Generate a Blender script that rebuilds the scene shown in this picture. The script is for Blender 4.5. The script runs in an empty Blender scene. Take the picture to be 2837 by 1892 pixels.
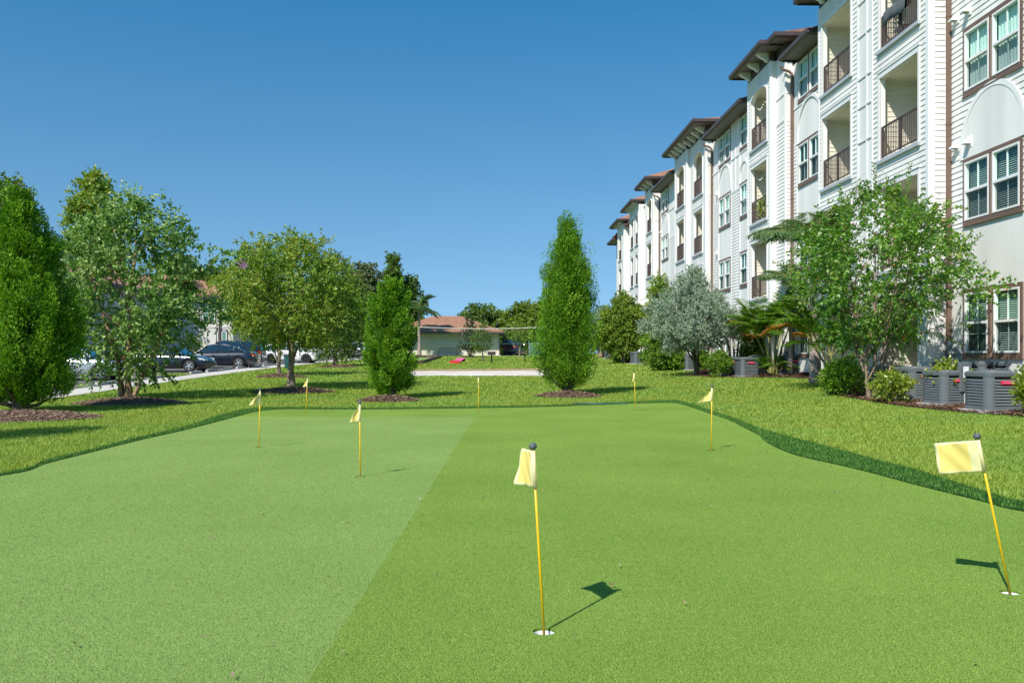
import bpy, bmesh, math, random
import numpy as np
from mathutils import Vector, Matrix
from mathutils.geometry import delaunay_2d_cdt

scene = bpy.context.scene
col = scene.collection
R = math.radians
# ------------------------------------------------------------------ camera
FPX, CX, HZ, CAMH = 2500.0, 1418.5, 984.0, 1.30      # measured on the 2837 px wide photograph
YAW = math.atan(57.5 / FPX)
cam_d = bpy.data.cameras.new("camera")
cam = bpy.data.objects.new("camera", cam_d); col.objects.link(cam)
cam_d.sensor_width = 36.0
cam_d.lens = 36.0 * FPX / 2837.0
cam_d.shift_y = (HZ - 946.0) / 2837.0
cam_d.clip_end = 6000
cam_d.clip_start = 0.05
cam.location = (0, 0, CAMH)
cam.rotation_euler = (R(90), 0, -YAW)
scene.camera = cam
# ------------------------------------------------------------------ light
SUN_AZ = (0.58, 0.815)          # horizontal travel of the light
SUN_EL = R(45)
world = bpy.data.worlds.new("World"); scene.world = world
world.use_nodes = True
wn = world.node_tree.nodes; wl = world.node_tree.links
wn.clear()
sky = wn.new("ShaderNodeTexSky"); sky.sky_type = 'NISHITA'; sky.sun_disc = False
sky.sun_elevation = SUN_EL
sky.sun_rotation = math.atan2(-SUN_AZ[0], -SUN_AZ[1])
sky.altitude = 300; sky.air_density = 1.15; sky.dust_density = 0.2; sky.ozone_density = 2.0
bg = wn.new("ShaderNodeBackground"); bg.inputs[1].default_value = 0.115
wo = wn.new("ShaderNodeOutputWorld")
tc = wn.new("ShaderNodeTexCoord"); va = wn.new("ShaderNodeVectorMath"); va.operation = 'ADD'; va.inputs[1].default_value = (0, 0, 0.20)
vn = wn.new("ShaderNodeVectorMath"); vn.operation = 'NORMALIZE'
wl.new(tc.outputs['Generated'], va.inputs[0]); wl.new(va.outputs[0], vn.inputs[0]); wl.new(vn.outputs[0], sky.inputs[0])
hsv = wn.new("ShaderNodeHueSaturation"); sx = wn.new("ShaderNodeSeparateXYZ"); wl.new(tc.outputs['Generated'], sx.inputs[0])
mr_ = wn.new("ShaderNodeMapRange"); mr_.inputs[1].default_value = 0.0; mr_.inputs[2].default_value = 0.36; mr_.inputs[3].default_value = 1.12; mr_.inputs[4].default_value = 1.38
wl.new(sx.outputs[2], mr_.inputs[0]); wl.new(mr_.outputs[0], hsv.inputs['Saturation'])
hsv.inputs['Hue'].default_value = 0.489; hsv.inputs['Value'].default_value = 1.09
wl.new(sky.outputs[0], hsv.inputs['Color']); wl.new(hsv.outputs[0], bg.inputs[0]); wl.new(bg.outputs[0], wo.inputs[0])
sun_d = bpy.data.lights.new("sun", 'SUN'); sun_d.energy = 4.6; sun_d.angle = R(0.5)
sun_d.color = (1.0, 0.955, 0.88)
sun = bpy.data.objects.new("sun", sun_d); col.objects.link(sun)
n_ = math.hypot(*SUN_AZ)
sdir = Vector((SUN_AZ[0] / n_ * math.cos(SUN_EL), SUN_AZ[1] / n_ * math.cos(SUN_EL), -math.sin(SUN_EL)))
sun.rotation_euler = sdir.to_track_quat('-Z', 'Y').to_euler()
sun.location = (-20, -30, 40)
vs = scene.view_settings
vs.view_transform = 'Standard'; vs.look = 'None'; vs.exposure = 0.32; vs.gamma = 1.0
scene.cycles.max_bounces = 6; scene.cycles.transparent_max_bounces = 8
scene.cycles.diffuse_bounces = 3
scene.cycles.use_denoising = True

# ------------------------------------------------------------------ survey: from the photograph's pixels to metres
SN, CS = math.sin(YAW), math.cos(YAW)
def gy(y): return 0.0169 * min(max(y - 27.0, 0.0), 73.0)
def gx(x): return 0.045 * min(max(x - 6.2, 0.0), 6.8)
def g(x, y): return gy(y) + gx(x)
def gA(x, y): return 0.0169 * np.clip(y - 27.0, 0, 73) + 0.045 * np.clip(x - 6.2, 0, 6.8)
def ray(px, py):
    a = (px - CX) / FPX
    return (CS * a + SN, CS - SN * a, (HZ - py) / FPX)   # direction for unit depth
def at_depth(px, py, d):
    r = ray(px, py); return Vector((r[0] * d, r[1] * d, CAMH + r[2] * d))
def onX(px, py, X):
    r = ray(px, py); d = X / r[0]; return Vector((X, r[1] * d, CAMH + r[2] * d))
def yX(px, X): return onX(px, HZ, X).y
def flat(px, py):
    r = ray(px, py); d = -CAMH / r[2]; return (r[0] * d, r[1] * d)
def ground(px, py):
    r = ray(px, py); lo, hi = 1.0, 400.0
    d = lo
    while d < hi:
        if CAMH + r[2] * d < g(r[0] * d, r[1] * d): break
        d += 0.1
    return Vector((r[0] * d, r[1] * d, g(r[0] * d, r[1] * d)))
def depth(p): return p[0] * SN + p[1] * CS
def zat(p, py): return CAMH + (HZ - py) / FPX * depth(p)      # height seen at pixel row py above ground point p
def wid(p, npx): return npx * depth(p) / FPX

# ------------------------------------------------------------------ helpers
def tag(o, label=None, cat=None, group=None, kind=None):
    if label: o["label"] = label
    if cat: o["category"] = cat
    if group: o["group"] = group
    if kind: o["kind"] = kind
    return o
def thing(name, label, cat, loc=(0, 0, 0), rz=0.0, group=None):
    o = bpy.data.objects.new(name, None); col.objects.link(o)
    o.location = loc; o.rotation_euler = (0, 0, rz); o.empty_display_size = 0.2
    return tag(o, label, cat, group)
def copy_tree(o, parent=None):
    c = o.copy(); col.objects.link(c)
    if parent: c.parent = parent
    for ch in list(o.children): copy_tree(ch, c)
    return c

class MB:
    def __init__(s): s.v = []; s.f = []; s.m = []; s.cur = 0
    def add(s, vs, fs):
        b = len(s.v); s.v.extend([tuple(v) for v in vs])
        for f in fs: s.f.append([b + i for i in f]); s.m.append(s.cur)
        return b
    def quad(s, a, b, c, d): s.add([a, b, c, d], [(0, 1, 2, 3)])
    def box(s, x0, x1, y0, y1, z0, z1):
        s.add([(x0,y0,z0),(x1,y0,z0),(x1,y1,z0),(x0,y1,z0),(x0,y0,z1),(x1,y0,z1),(x1,y1,z1),(x0,y1,z1)],
              [(0,3,2,1),(4,5,6,7),(0,1,5,4),(1,2,6,5),(2,3,7,6),(3,0,4,7)])
    def obox(s, M, sx, sy, sz):
        b = [M @ Vector((x, y, z)) for z in (-sz/2, sz/2) for x, y in ((-sx/2,-sy/2),(sx/2,-sy/2),(sx/2,sy/2),(-sx/2,sy/2))]
        s.add(b, [(0,3,2,1),(4,5,6,7),(0,1,5,4),(1,2,6,5),(2,3,7,6),(3,0,4,7)])
    def prism(s, poly, z0, z1):
        n = len(poly)
        s.add([(x, y, z0) for x, y in poly] + [(x, y, z1) for x, y in poly],
              [tuple(reversed(range(n))), tuple(range(n, 2*n))] + [(i, (i+1) % n, n+(i+1) % n, n+i) for i in range(n)])
    def tube(s, pts, rad, n=8, caps=True):
        pts = [Vector(p) for p in pts]; k = len(pts)
        if not hasattr(rad, '__len__'): rad = [rad] * k
        ring = []; u = None
        for i, p in enumerate(pts):
            t = (pts[min(i+1, k-1)] - pts[max(i-1, 0)])
            t = t.normalized() if t.length > 1e-9 else Vector((0, 0, 1))
            if u is None: u = t.orthogonal().normalized()
            u = (u - t * u.dot(t)); u = u.normalized() if u.length > 1e-6 else t.orthogonal().normalized()
            w = t.cross(u)
            ring.append([p + (u * math.cos(2*math.pi*j/n) + w * math.sin(2*math.pi*j/n)) * rad[i] for j in range(n)])
        vs = [v for r_ in ring for v in r_]
        fs = [(i*n+j, i*n+(j+1) % n, (i+1)*n+(j+1) % n, (i+1)*n+j) for i in range(k-1) for j in range(n)]
        if caps: fs += [tuple(reversed(range(n))), tuple(range((k-1)*n, k*n))]
        s.add(vs, fs)
    def lathe(s, prof, c=(0, 0, 0), n=20, axis='z'):
        vs = []
        for r_, h in prof:
            for j in range(n):
                a = 2*math.pi*j/n
                q = (r_*math.cos(a), r_*math.sin(a), h) if axis == 'z' else (r_*math.cos(a), h, r_*math.sin(a))
                vs.append((c[0]+q[0], c[1]+q[1], c[2]+q[2]))
        k = len(prof)
        s.add(vs, [(i*n+j, i*n+(j+1) % n, (i+1)*n+(j+1) % n, (i+1)*n+j) for i in range(k-1) for j in range(n)])
    def disc(s, c, r_, n=20, axis='z'):
        vs = []
        for j in range(n):
            a = 2*math.pi*j/n
            q = (r_*math.cos(a), r_*math.sin(a), 0) if axis == 'z' else (r_*math.cos(a), 0, r_*math.sin(a))
            vs.append((c[0]+q[0], c[1]+q[1], c[2]+q[2]))
        s.add(vs, [tuple(range(n))])
    def sphere(s, c, r_, n=12, sz=1.0):
        prof = [(max(1e-4, r_*math.sin(math.pi*i/n)), -r_*sz*math.cos(math.pi*i/n)) for i in range(n+1)]
        s.lathe(prof, c, n*2)
    def build(s, name, mats, parent=None, smooth=False, bevel=0.0):
        me = bpy.data.meshes.new(name)
        me.from_pydata(s.v, [], s.f)
        if not isinstance(mats, (list, tuple)): mats = [mats]
        for m in mats: me.materials.append(m)
        if len(mats) > 1: me.polygons.foreach_set("material_index", s.m)
        if smooth: me.polygons.foreach_set("use_smooth", [True] * len(me.polygons))
        bm = bmesh.new(); bm.from_mesh(me); bmesh.ops.recalc_face_normals(bm, faces=bm.faces); bm.to_mesh(me); bm.free()
        me.update()
        o = bpy.data.objects.new(name, me); col.objects.link(o)
        if parent: o.parent = parent
        if bevel:
            md = o.modifiers.new("bevel", 'BEVEL'); md.width = bevel; md.segments = 2; md.limit_method = 'ANGLE'
        return o

def npmesh(name, V, F, mat, parent=None, var=None, nv=None):
    """mesh from arrays: V (n,3), F (m,k) all faces with k corners; var = per-vertex random tint"""
    me = bpy.data.meshes.new(name)
    k = F.shape[1]
    me.vertices.add(len(V)); me.vertices.foreach_set("co", np.ascontiguousarray(V, dtype=np.float32).ravel())
    me.loops.add(F.size); me.loops.foreach_set("vertex_index", np.ascontiguousarray(F, dtype=np.int32).ravel())
    me.polygons.add(len(F))
    me.polygons.foreach_set("loop_start", np.arange(0, F.size, k, dtype=np.int32))
    me.polygons.foreach_set("loop_total", np.full(len(F), k, dtype=np.int32))
    me.update(calc_edges=True)
    if var is not None:
        at = me.attributes.new("v", 'FLOAT', 'POINT'); at.data.foreach_set("value", np.ascontiguousarray(var, dtype=np.float32))
    me.materials.append(mat)
    o = bpy.data.objects.new(name, me); col.objects.link(o)
    if parent: o.parent = parent
    return o

# ------------------------------------------------------------------ materials
def nodes(name):
    m = bpy.data.materials.new(name); m.use_nodes = True
    nt = m.node_tree; nt.nodes.clear()
    out = nt.nodes.new("ShaderNodeOutputMaterial")
    return m, nt, out
def N(nt, t, **kw):
    n = nt.nodes.new(t)
    for k, v in kw.items():
        if k == 'inp':
            for i, x in v.items(): n.inputs[i].default_value = x
        else: setattr(n, k, v)
    return n
def c4(c): return (c[0], c[1], c[2], 1.0)
def ramp(nt, fac, stops):
    r = nt.nodes.new("ShaderNodeValToRGB"); e = r.color_ramp.elements
    e[0].position, e[0].color = stops[0][0], c4(stops[0][1])
    e[1].position, e[1].color = stops[-1][0], c4(stops[-1][1])
    for p, c in stops[1:-1]:
        k = e.new(p); k.color = c4(c)
    nt.links.new(fac, r.inputs[0]); return r.outputs[0]
def paint(name, c, rough=0.6, var=0.06, scale=3.0, metal=0.0, bump=0.0, bscale=60.0, coat=0.0, spec=0.5, streak=None):
    m, nt, out = nodes(name)
    b = N(nt, "ShaderNodeBsdfPrincipled"); L = nt.links.new
    co = N(nt, "ShaderNodeTexCoord")
    src = co.outputs['Object']
    if streak:
        mp = N(nt, "ShaderNodeMapping"); mp.inputs['Scale'].default_value = streak; L(src, mp.inputs[0]); src = mp.outputs[0]
    nz = N(nt, "ShaderNodeTexNoise"); nz.inputs['Scale'].default_value = scale; nz.inputs['Detail'].default_value = 5
    L(src, nz.inputs['Vector'])
    lo = tuple(max(0, x * (1 - var * 2)) for x in c); hi = tuple(min(1, x * (1 + var)) for x in c)
    L(ramp(nt, nz.outputs[0], [(0.3, lo), (0.62, hi)]), b.inputs['Base Color'])
    b.inputs['Roughness'].default_value = rough; b.inputs['Metallic'].default_value = metal
    b.inputs['Specular IOR Level'].default_value = spec
    if coat: b.inputs['Coat Weight'].default_value = coat; b.inputs['Coat Roughness'].default_value = 0.12
    if bump:
        n2 = N(nt, "ShaderNodeTexNoise"); n2.inputs['Scale'].default_value = bscale; n2.inputs['Detail'].default_value = 4
        L(co.outputs['Object'], n2.inputs['Vector'])
        bp = N(nt, "ShaderNodeBump"); bp.inputs['Strength'].default_value = bump; bp.inputs['Distance'].default_value = 0.02
        L(n2.outputs[0], bp.inputs['Height']); L(bp.outputs[0], b.inputs['Normal'])
    L(b.outputs[0], out.inputs[0])
    return m
def leafmat(name, cols, trans=0.3, gloss=0.08, rough=0.45, patch=None, pscale=0.5):
    """cols: tints picked at random per leaf (attribute v); patch: a second hue mixed in by slow noise"""
    m, nt, out = nodes(name); L = nt.links.new
    a = N(nt, "ShaderNodeAttribute"); a.attribute_name = "v"
    k = len(cols)
    c = ramp(nt, a.outputs['Fac'], [(i / (k - 1), cols[i]) for i in range(k)])
    if patch:
        ge = N(nt, "ShaderNodeNewGeometry")
        nz = N(nt, "ShaderNodeTexNoise"); nz.inputs['Scale'].default_value = pscale; nz.inputs['Detail'].default_value = 3
        L(ge.outputs['Position'], nz.inputs['Vector'])
        mr = N(nt, "ShaderNodeMapRange"); mr.inputs[1].default_value = 0.4; mr.inputs[2].default_value = 0.62
        mr.inputs[4].default_value = 0.85
        L(nz.outputs[0], mr.inputs[0])
        mx = N(nt, "ShaderNodeMix"); mx.data_type = 'RGBA'; mx.blend_type = 'MIX'
        L(mr.outputs[0], mx.inputs[0]); L(c, mx.inputs[6])
        mu = N(nt, "ShaderNodeMix"); mu.data_type = 'RGBA'; mu.blend_type = 'MULTIPLY'; mu.inputs[0].default_value = 1.0
        L(c, mu.inputs[6]); mu.inputs[7].default_value = c4(patch)
        L(mu.outputs[2], mx.inputs[7]); c = mx.outputs[2]
    d = N(nt, "ShaderNodeBsdfDiffuse"); t = N(nt, "ShaderNodeBsdfTranslucent"); gl = N(nt, "ShaderNodeBsdfGlossy")
    gl.inputs['Roughness'].default_value = rough; gl.inputs['Color'].default_value = (0.8, 0.85, 0.8, 1)
    L(c, d.inputs[0])
    hs = N(nt, "ShaderNodeHueSaturation"); hs.inputs['Saturation'].default_value = 1.15; hs.inputs['Value'].default_value = 1.5
    L(c, hs.inputs['Color']); L(hs.outputs[0], t.inputs[0])
    m1 = N(nt, "ShaderNodeMixShader"); m1.inputs[0].default_value = trans
    L(d.outputs[0], m1.inputs[1]); L(t.outputs[0], m1.inputs[2])
    m2 = N(nt, "ShaderNodeMixShader"); m2.inputs[0].default_value = gloss
    L(m1.outputs[0], m2.inputs[1]); L(gl.outputs[0], m2.inputs[2])
    L(m2.outputs[0], out.inputs[0])
    return m
def groundmat(name, cols, scale, fine, bump=0.5, rough=0.95, fine_amt=0.5, bdist=0.02, lo=0.34, hi=0.66):
    m, nt, out = nodes(name); L = nt.links.new
    ge = N(nt, "ShaderNodeNewGeometry")
    a = N(nt, "ShaderNodeTexNoise"); a.inputs['Scale'].default_value = scale; a.inputs['Detail'].default_value = 6
    b = N(nt, "ShaderNodeTexNoise"); b.inputs['Scale'].default_value = fine; b.inputs['Detail'].default_value = 3
    L(ge.outputs['Position'], a.inputs['Vector']); L(ge.outputs['Position'], b.inputs['Vector'])
    mx = N(nt, "ShaderNodeMix"); mx.data_type = 'FLOAT'; mx.inputs[0].default_value = fine_amt
    L(a.outputs[0], mx.inputs[2]); L(b.outputs[0], mx.inputs[3])
    k = len(cols)
    c = ramp(nt, mx.outputs[0], [(lo + (hi - lo) * i / (k - 1), cols[i]) for i in range(k)])
    p = N(nt, "ShaderNodeBsdfPrincipled"); p.inputs['Roughness'].default_value = rough
    p.inputs['Specular IOR Level'].default_value = 0.0
    L(c, p.inputs['Base Color'])
    if bump:
        bp = N(nt, "ShaderNodeBump"); bp.inputs['Strength'].default_value = bump; bp.inputs['Distance'].default_value = bdist
        L(b.outputs[0], bp.inputs['Height']); L(bp.outputs[0], p.inputs['Normal'])
    L(p.outputs[0], out.inputs[0])
    return m
def glassmat(name, tint, refl=0.25, rough=0.03, opaque=None):
    """thin pane: tinted see-through plus mirror by angle"""
    m, nt, out = nodes(name); L = nt.links.new
    gl = N(nt, "ShaderNodeBsdfGlossy"); gl.inputs['Roughness'].default_value = rough; gl.inputs['Color'].default_value = (0.7, 0.95, 0.88, 1)
    lw = N(nt, "ShaderNodeLayerWeight"); lw.inputs[0].default_value = refl
    mx = N(nt, "ShaderNodeMixShader"); L(lw.outputs['Facing'], mx.inputs[0])
    if opaque:
        d = N(nt, "ShaderNodeBsdfDiffuse"); d.inputs[0].default_value = c4(opaque); L(d.outputs[0], mx.inputs[1])
    else:
        tr = N(nt, "ShaderNodeBsdfTransparent"); tr.inputs[0].default_value = c4(tint); L(tr.outputs[0], mx.inputs[1])
    L(gl.outputs[0], mx.inputs[2]); L(mx.outputs[0], out.inputs[0])
    return m

M = {}
M['wall'] = paint('wall paint', (0.80, 0.777, 0.73), 0.7, 0.05, 0.9, bump=0.05, bscale=30, streak=(1.6, 1.6, 0.18))
M['trim'] = paint('white trim', (0.83, 0.815, 0.785), 0.5, 0.02, 1.5)
M['cream'] = paint('cream panel', (0.795, 0.78, 0.735), 0.7, 0.05, 0.8, bump=0.04, bscale=40, streak=(1.5, 1.5, 0.2))
M['inner'] = paint('balcony wall', (0.78, 0.73, 0.60), 0.7, 0.04, 1.0)
M['brown'] = paint('brown trim', (0.17, 0.105, 0.075), 0.55, 0.06, 2.0)
M['dbrown'] = paint('dark brown eave', (0.075, 0.052, 0.046), 0.5, 0.08, 2.0)
M['soffit'] = paint('soffit', (0.17, 0.145, 0.135), 0.6, 0.06, 2.0)
M['rail'] = paint('bronze rail', (0.075, 0.05, 0.042), 0.45, 0.05, 5.0)
M['ledge'] = paint('grey metal ledge', (0.46, 0.48, 0.5), 0.45, 0.05, 2.0)
M['shingle'] = paint('roof shingle', (0.33, 0.165, 0.098), 0.9, 0.22, 5.0, bump=0.5, bscale=25)
M['shingle2'] = paint('dark roof shingle', (0.19, 0.1, 0.075), 0.9, 0.2, 6.0, bump=0.5, bscale=25)
M['glass_up'] = glassmat('window glass', (0.84, 1.0, 0.93), 0.06)
M['glass_lo'] = glassmat('screened window glass', (0.62, 0.69, 0.67), 0.04, 0.2)
M['blind'] = paint('blind slat', (0.72, 0.78, 0.75), 0.6, 0.02)
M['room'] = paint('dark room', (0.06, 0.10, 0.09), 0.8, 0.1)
M['ac'] = paint('slate metal', (0.115, 0.132, 0.138), 0.45, 0.05, 4.0)
M['accoil'] = paint('condenser coil', (0.012, 0.013, 0.014), 0.7, 0.2, 20)
M['red'] = paint('red plate', (0.62, 0.02, 0.03), 0.45, 0.05)
M['room2'] = M['room']
M['pinkred'] = paint('red board', (0.62, 0.03, 0.05), 0.5, 0.08)
M['pink'] = paint('pink board', (0.72, 0.12, 0.30), 0.5, 0.08)
M['yellow'] = paint('yellow pole', (0.82, 0.50, 0.008), 0.35, 0.04)
M['ball'] = paint('grey knob', (0.085, 0.1, 0.115), 0.55, 0.06, 30, bump=0.1, bscale=300)
M['cup'] = paint('white cup', (0.85, 0.85, 0.85), 0.4, 0.02)
M['bark'] = paint('grey bark', (0.30, 0.22, 0.155), 0.95, 0.3, 9.0, bump=0.8, bscale=45, streak=(1, 1, 0.3))
M['bark_dark'] = paint('dark bark', (0.13, 0.095, 0.07), 0.95, 0.3, 9.0, bump=0.8, bscale=45, streak=(1, 1, 0.3))
M['bark_birch'] = paint('peeling bark', (0.34, 0.21, 0.13), 0.95, 0.4, 7.0, bump=0.9, bscale=30, streak=(1, 1, 0.5))
M['palm_trunk'] = paint('palm trunk', (0.34, 0.27, 0.23), 0.9, 0.2, 3.0, bump=0.4, bscale=25, streak=(0.4, 0.4, 4))
M['stem'] = paint('green stem', (0.22, 0.22, 0.06), 0.6, 0.2, 6.0)
M['concrete'] = paint('concrete', (0.50, 0.48, 0.44), 0.9, 0.08, 2.0, bump=0.15, bscale=60)
M['black'] = paint('black steel', (0.02, 0.02, 0.022), 0.5, 0.1)
M['grey'] = paint('grey box', (0.36, 0.39, 0.4), 0.5, 0.04)
M['tyre'] = paint('tyre rubber', (0.022, 0.022, 0.023), 0.85, 0.1)
M['rim'] = paint('alloy rim', (0.62, 0.63, 0.65), 0.3, 0.04, metal=0.6)
M['carglass'] = glassmat('car glass', (0, 0, 0), 0.35, 0.02, opaque=(0.012, 0.016, 0.02))
M['car_black'] = paint('black car paint', (0.006, 0.009, 0.016), 0.25, 0.05, coat=1.0)
M['car_navy'] = paint('navy car paint', (0.008, 0.012, 0.022), 0.25, 0.05, coat=1.0)
M['car_white'] = paint('white car paint', (0.78, 0.79, 0.8), 0.3, 0.02, coat=1.0)
M['car_silver'] = paint('silver car paint', (0.48, 0.5, 0.52), 0.3, 0.03, metal=0.5, coat=1.0)
M['chrome'] = paint('chrome', (0.75, 0.75, 0.76), 0.15, 0.02, metal=1.0)
M['taillight'] = paint('tail light', (0.5, 0.006, 0.012), 0.15, 0.05, coat=1.0)
M['headlight'] = paint('head light', (0.6, 0.62, 0.62), 0.1, 0.05, coat=1.0)
M['plate'] = paint('number plate', (0.7, 0.7, 0.68), 0.5, 0.05)
M['teal'] = paint('teal plastic', (0.02, 0.1, 0.1), 0.5, 0.08)
M['green_box'] = paint('green panel', (0.07, 0.2, 0.15), 0.6, 0.1)
M['rope'] = paint('pale rope', (0.42, 0.40, 0.34), 0.9, 0.25, 30)
M['log'] = paint('edging log', (0.12, 0.085, 0.065), 0.9, 0.3, 6)
M['cloth_grey'] = paint('grey cloth', (0.1, 0.115, 0.125), 0.9, 0.06)
M['bulb'] = paint('frosted bulb', (0.8, 0.78, 0.7), 0.3, 0.02)
M['purple'] = leafmat('lilac blossom', [(0.42, 0.2, 0.4), (0.55, 0.32, 0.55)], 0.3, 0.02)
# foliage
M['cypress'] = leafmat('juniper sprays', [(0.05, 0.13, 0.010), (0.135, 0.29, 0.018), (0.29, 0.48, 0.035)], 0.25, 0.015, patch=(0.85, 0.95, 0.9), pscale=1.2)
M['birch'] = leafmat('birch leaves', [(0.06, 0.15, 0.022), (0.13, 0.26, 0.042), (0.26, 0.39, 0.10), (0.48, 0.55, 0.22)], 0.28, 0.03, 0.5)
M['crape'] = leafmat('crape myrtle leaves', [(0.08, 0.18, 0.018), (0.165, 0.31, 0.03), (0.28, 0.42, 0.05), (0.32, 0.31, 0.065)], 0.3, 0.04, 0.5, patch=(1.2, 0.95, 0.8), pscale=0.8)
M['crape_near'] = leafmat('fresh crape myrtle leaves', [(0.045, 0.13, 0.016), (0.095, 0.24, 0.024), (0.18, 0.34, 0.035), (0.26, 0.31, 0.055)], 0.32, 0.05, 0.45)
M['autumn'] = leafmat('orange leaves', [(0.45, 0.13, 0.02), (0.5, 0.2, 0.03)], 0.3, 0.05)
M['seed'] = leafmat('brown seed heads', [(0.09, 0.065, 0.03), (0.17, 0.14, 0.06)], 0.15, 0.03)
M['silver'] = leafmat('silver leaves', [(0.16, 0.21, 0.13), (0.29, 0.385, 0.26), (0.43, 0.53, 0.38)], 0.15, 0.04, 0.5)
M['deadleaf'] = leafmat('dry inner twigs', [(0.12, 0.085, 0.065), (0.2, 0.15, 0.115)], 0.1, 0.03)
M['palm'] = leafmat('palm leaflets', [(0.05, 0.135, 0.016), (0.11, 0.24, 0.024), (0.22, 0.35, 0.04)], 0.3, 0.05, 0.4)
M['palm_pale'] = leafmat('grey green palm leaflets', [(0.06, 0.13, 0.04), (0.12, 0.21, 0.07), (0.2, 0.29, 0.11)], 0.3, 0.06, 0.4)
M['palm_dry'] = leafmat('dry palm leaflets', [(0.30, 0.14, 0.03), (0.42, 0.22, 0.05)], 0.3, 0.05)
M['shrub'] = leafmat('bright shrub leaves', [(0.10, 0.21, 0.014), (0.22, 0.39, 0.022), (0.40, 0.56, 0.04)], 0.3, 0.05, 0.4)
M['shrub_yel'] = leafmat('yellow green shrub leaves', [(0.10, 0.17, 0.02), (0.24, 0.32, 0.03), (0.46, 0.46, 0.05)], 0.3, 0.05, 0.4)
M['hedge'] = leafmat('hedge leaves', [(0.07, 0.155, 0.014), (0.145, 0.27, 0.022), (0.26, 0.38, 0.04)], 0.3, 0.04, 0.4)
M['oak'] = leafmat('oak leaves', [(0.07, 0.13, 0.022), (0.13, 0.215, 0.036), (0.22, 0.3, 0.055)], 0.25, 0.03, 0.45)
M['greyoak'] = leafmat('grey green leaves', [(0.08, 0.11, 0.045), (0.14, 0.18, 0.075), (0.23, 0.26, 0.12)], 0.2, 0.03, 0.5)
M['olive'] = leafmat('olive leaves', [(0.09, 0.165, 0.018), (0.18, 0.275, 0.03), (0.31, 0.37, 0.05)], 0.3, 0.03, 0.45)
M['magnolia'] = leafmat('magnolia leaves', [(0.02, 0.05, 0.02), (0.05, 0.09, 0.03), (0.10, 0.075, 0.03)], 0.15, 0.05, 0.4)
M['grass'] = leafmat('lawn blades', [(0.10, 0.19, 0.024), (0.21, 0.335, 0.05), (0.34, 0.46, 0.085), (0.44, 0.51, 0.16)], 0.3, 0.02, 0.6, patch=(1.18, 1.0, 0.85), pscale=0.33)
M['fringe'] = leafmat('synthetic collar blades', [(0.045, 0.125, 0.02), (0.085, 0.205, 0.034), (0.16, 0.29, 0.06)], 0.15, 0.012, 0.6)
M['mulch'] = groundmat('mulch', [(0.09, 0.055, 0.04), (0.22, 0.14, 0.10), (0.36, 0.25, 0.185)], 2.0, 55.0, 1.0, fine_amt=0.7, bdist=0.04)
M['bedmulch'] = groundmat('dark bark mulch', [(0.03, 0.018, 0.014), (0.10, 0.058, 0.04), (0.24, 0.14, 0.09)], 2.0, 45.0, 1.0, fine_amt=0.7, bdist=0.05)
M['lawn'] = groundmat('lawn soil', [(0.06, 0.11, 0.018), (0.13, 0.21, 0.028), (0.20, 0.28, 0.045)], 0.5, 30.0, 0.8)
M['collar'] = groundmat('collar backing', [(0.015, 0.05, 0.012), (0.03, 0.09, 0.02)], 3.0, 80.0, 0.5)
M['sand'] = groundmat('white sand', [(0.46, 0.4, 0.33), (0.62, 0.56, 0.49), (0.72, 0.67, 0.6)], 0.7, 6.0, 0.4, fine_amt=0.4)
M['dirt'] = groundmat('sandy dirt', [(0.2, 0.15, 0.07), (0.36, 0.25, 0.14), (0.45, 0.36, 0.24)], 1.5, 12.0, 0.4)
M['asphalt'] = groundmat('asphalt', [(0.10, 0.098, 0.094), (0.15, 0.146, 0.138), (0.19, 0.185, 0.175)], 0.6, 40.0, 0.3)
M['walk'] = groundmat('walkway concrete', [(0.46, 0.43, 0.38), (0.56, 0.53, 0.47), (0.62, 0.59, 0.53)], 0.9, 20.0, 0.15)
M['turf_a'] = groundmat('putting turf', [(0.05, 0.12, 0.018), (0.182, 0.283, 0.047), (0.34, 0.46, 0.11)], 0.6, 170.0, 0.45, fine_amt=0.9, bdist=0.008, lo=0.38, hi=0.62)
M['turf_b'] = groundmat('putting turf laid the other way', [(0.095, 0.175, 0.035), (0.205, 0.305, 0.078), (0.345, 0.46, 0.15)], 0.6, 170.0, 0.45, fine_amt=0.9, bdist=0.008, lo=0.38, hi=0.62)
# ================================================================== ground
def smooth_open(P, k=6):
    P = [Vector(p) for p in P]; out = []
    for i in range(len(P) - 1):
        p0, p1, p2, p3 = P[max(i-1, 0)], P[i], P[i+1], P[min(i+2, len(P)-1)]
        for j in range(k):
            t = j / k
            out.append(0.5 * ((2*p1) + (p2-p0)*t + (2*p0-5*p1+4*p2-p3)*t*t + (3*p1-p0-3*p2+p3)*t**3))
    out.append(P[-1]); return [(q[0], q[1]) for q in out]
def inpoly(poly, X, Y):
    X = np.asarray(X, float); Y = np.asarray(Y, float); r_ = np.zeros(X.shape, bool)
    n = len(poly); j = n - 1
    for i in range(n):
        xi, yi = poly[i]; xj, yj = poly[j]
        if yi != yj:
            c = ((yi > Y) != (yj > Y)) & (X < (xj - xi) * (Y - yi) / (yj - yi) + xi)
            r_ ^= c
        j = i
    return r_
def cdt(points, loops, chains=()):
    vs = [Vector((p[0], p[1])) for p in points]; es = []
    for lp in loops:
        b = len(vs); vs += [Vector((p[0], p[1])) for p in lp]
        es += [(b+i, b+(i+1) % len(lp)) for i in range(len(lp))]
    for lp in chains:
        b = len(vs); vs += [Vector((p[0], p[1])) for p in lp]
        es += [(b+i, b+i+1) for i in range(len(lp)-1)]
    r_ = delaunay_2d_cdt(vs, es, [], 0, 1e-5)
    V = np.array([(v.x, v.y) for v in r_[0]]); F = np.array([list(f) for f in r_[2]])
    return V, F
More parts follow.
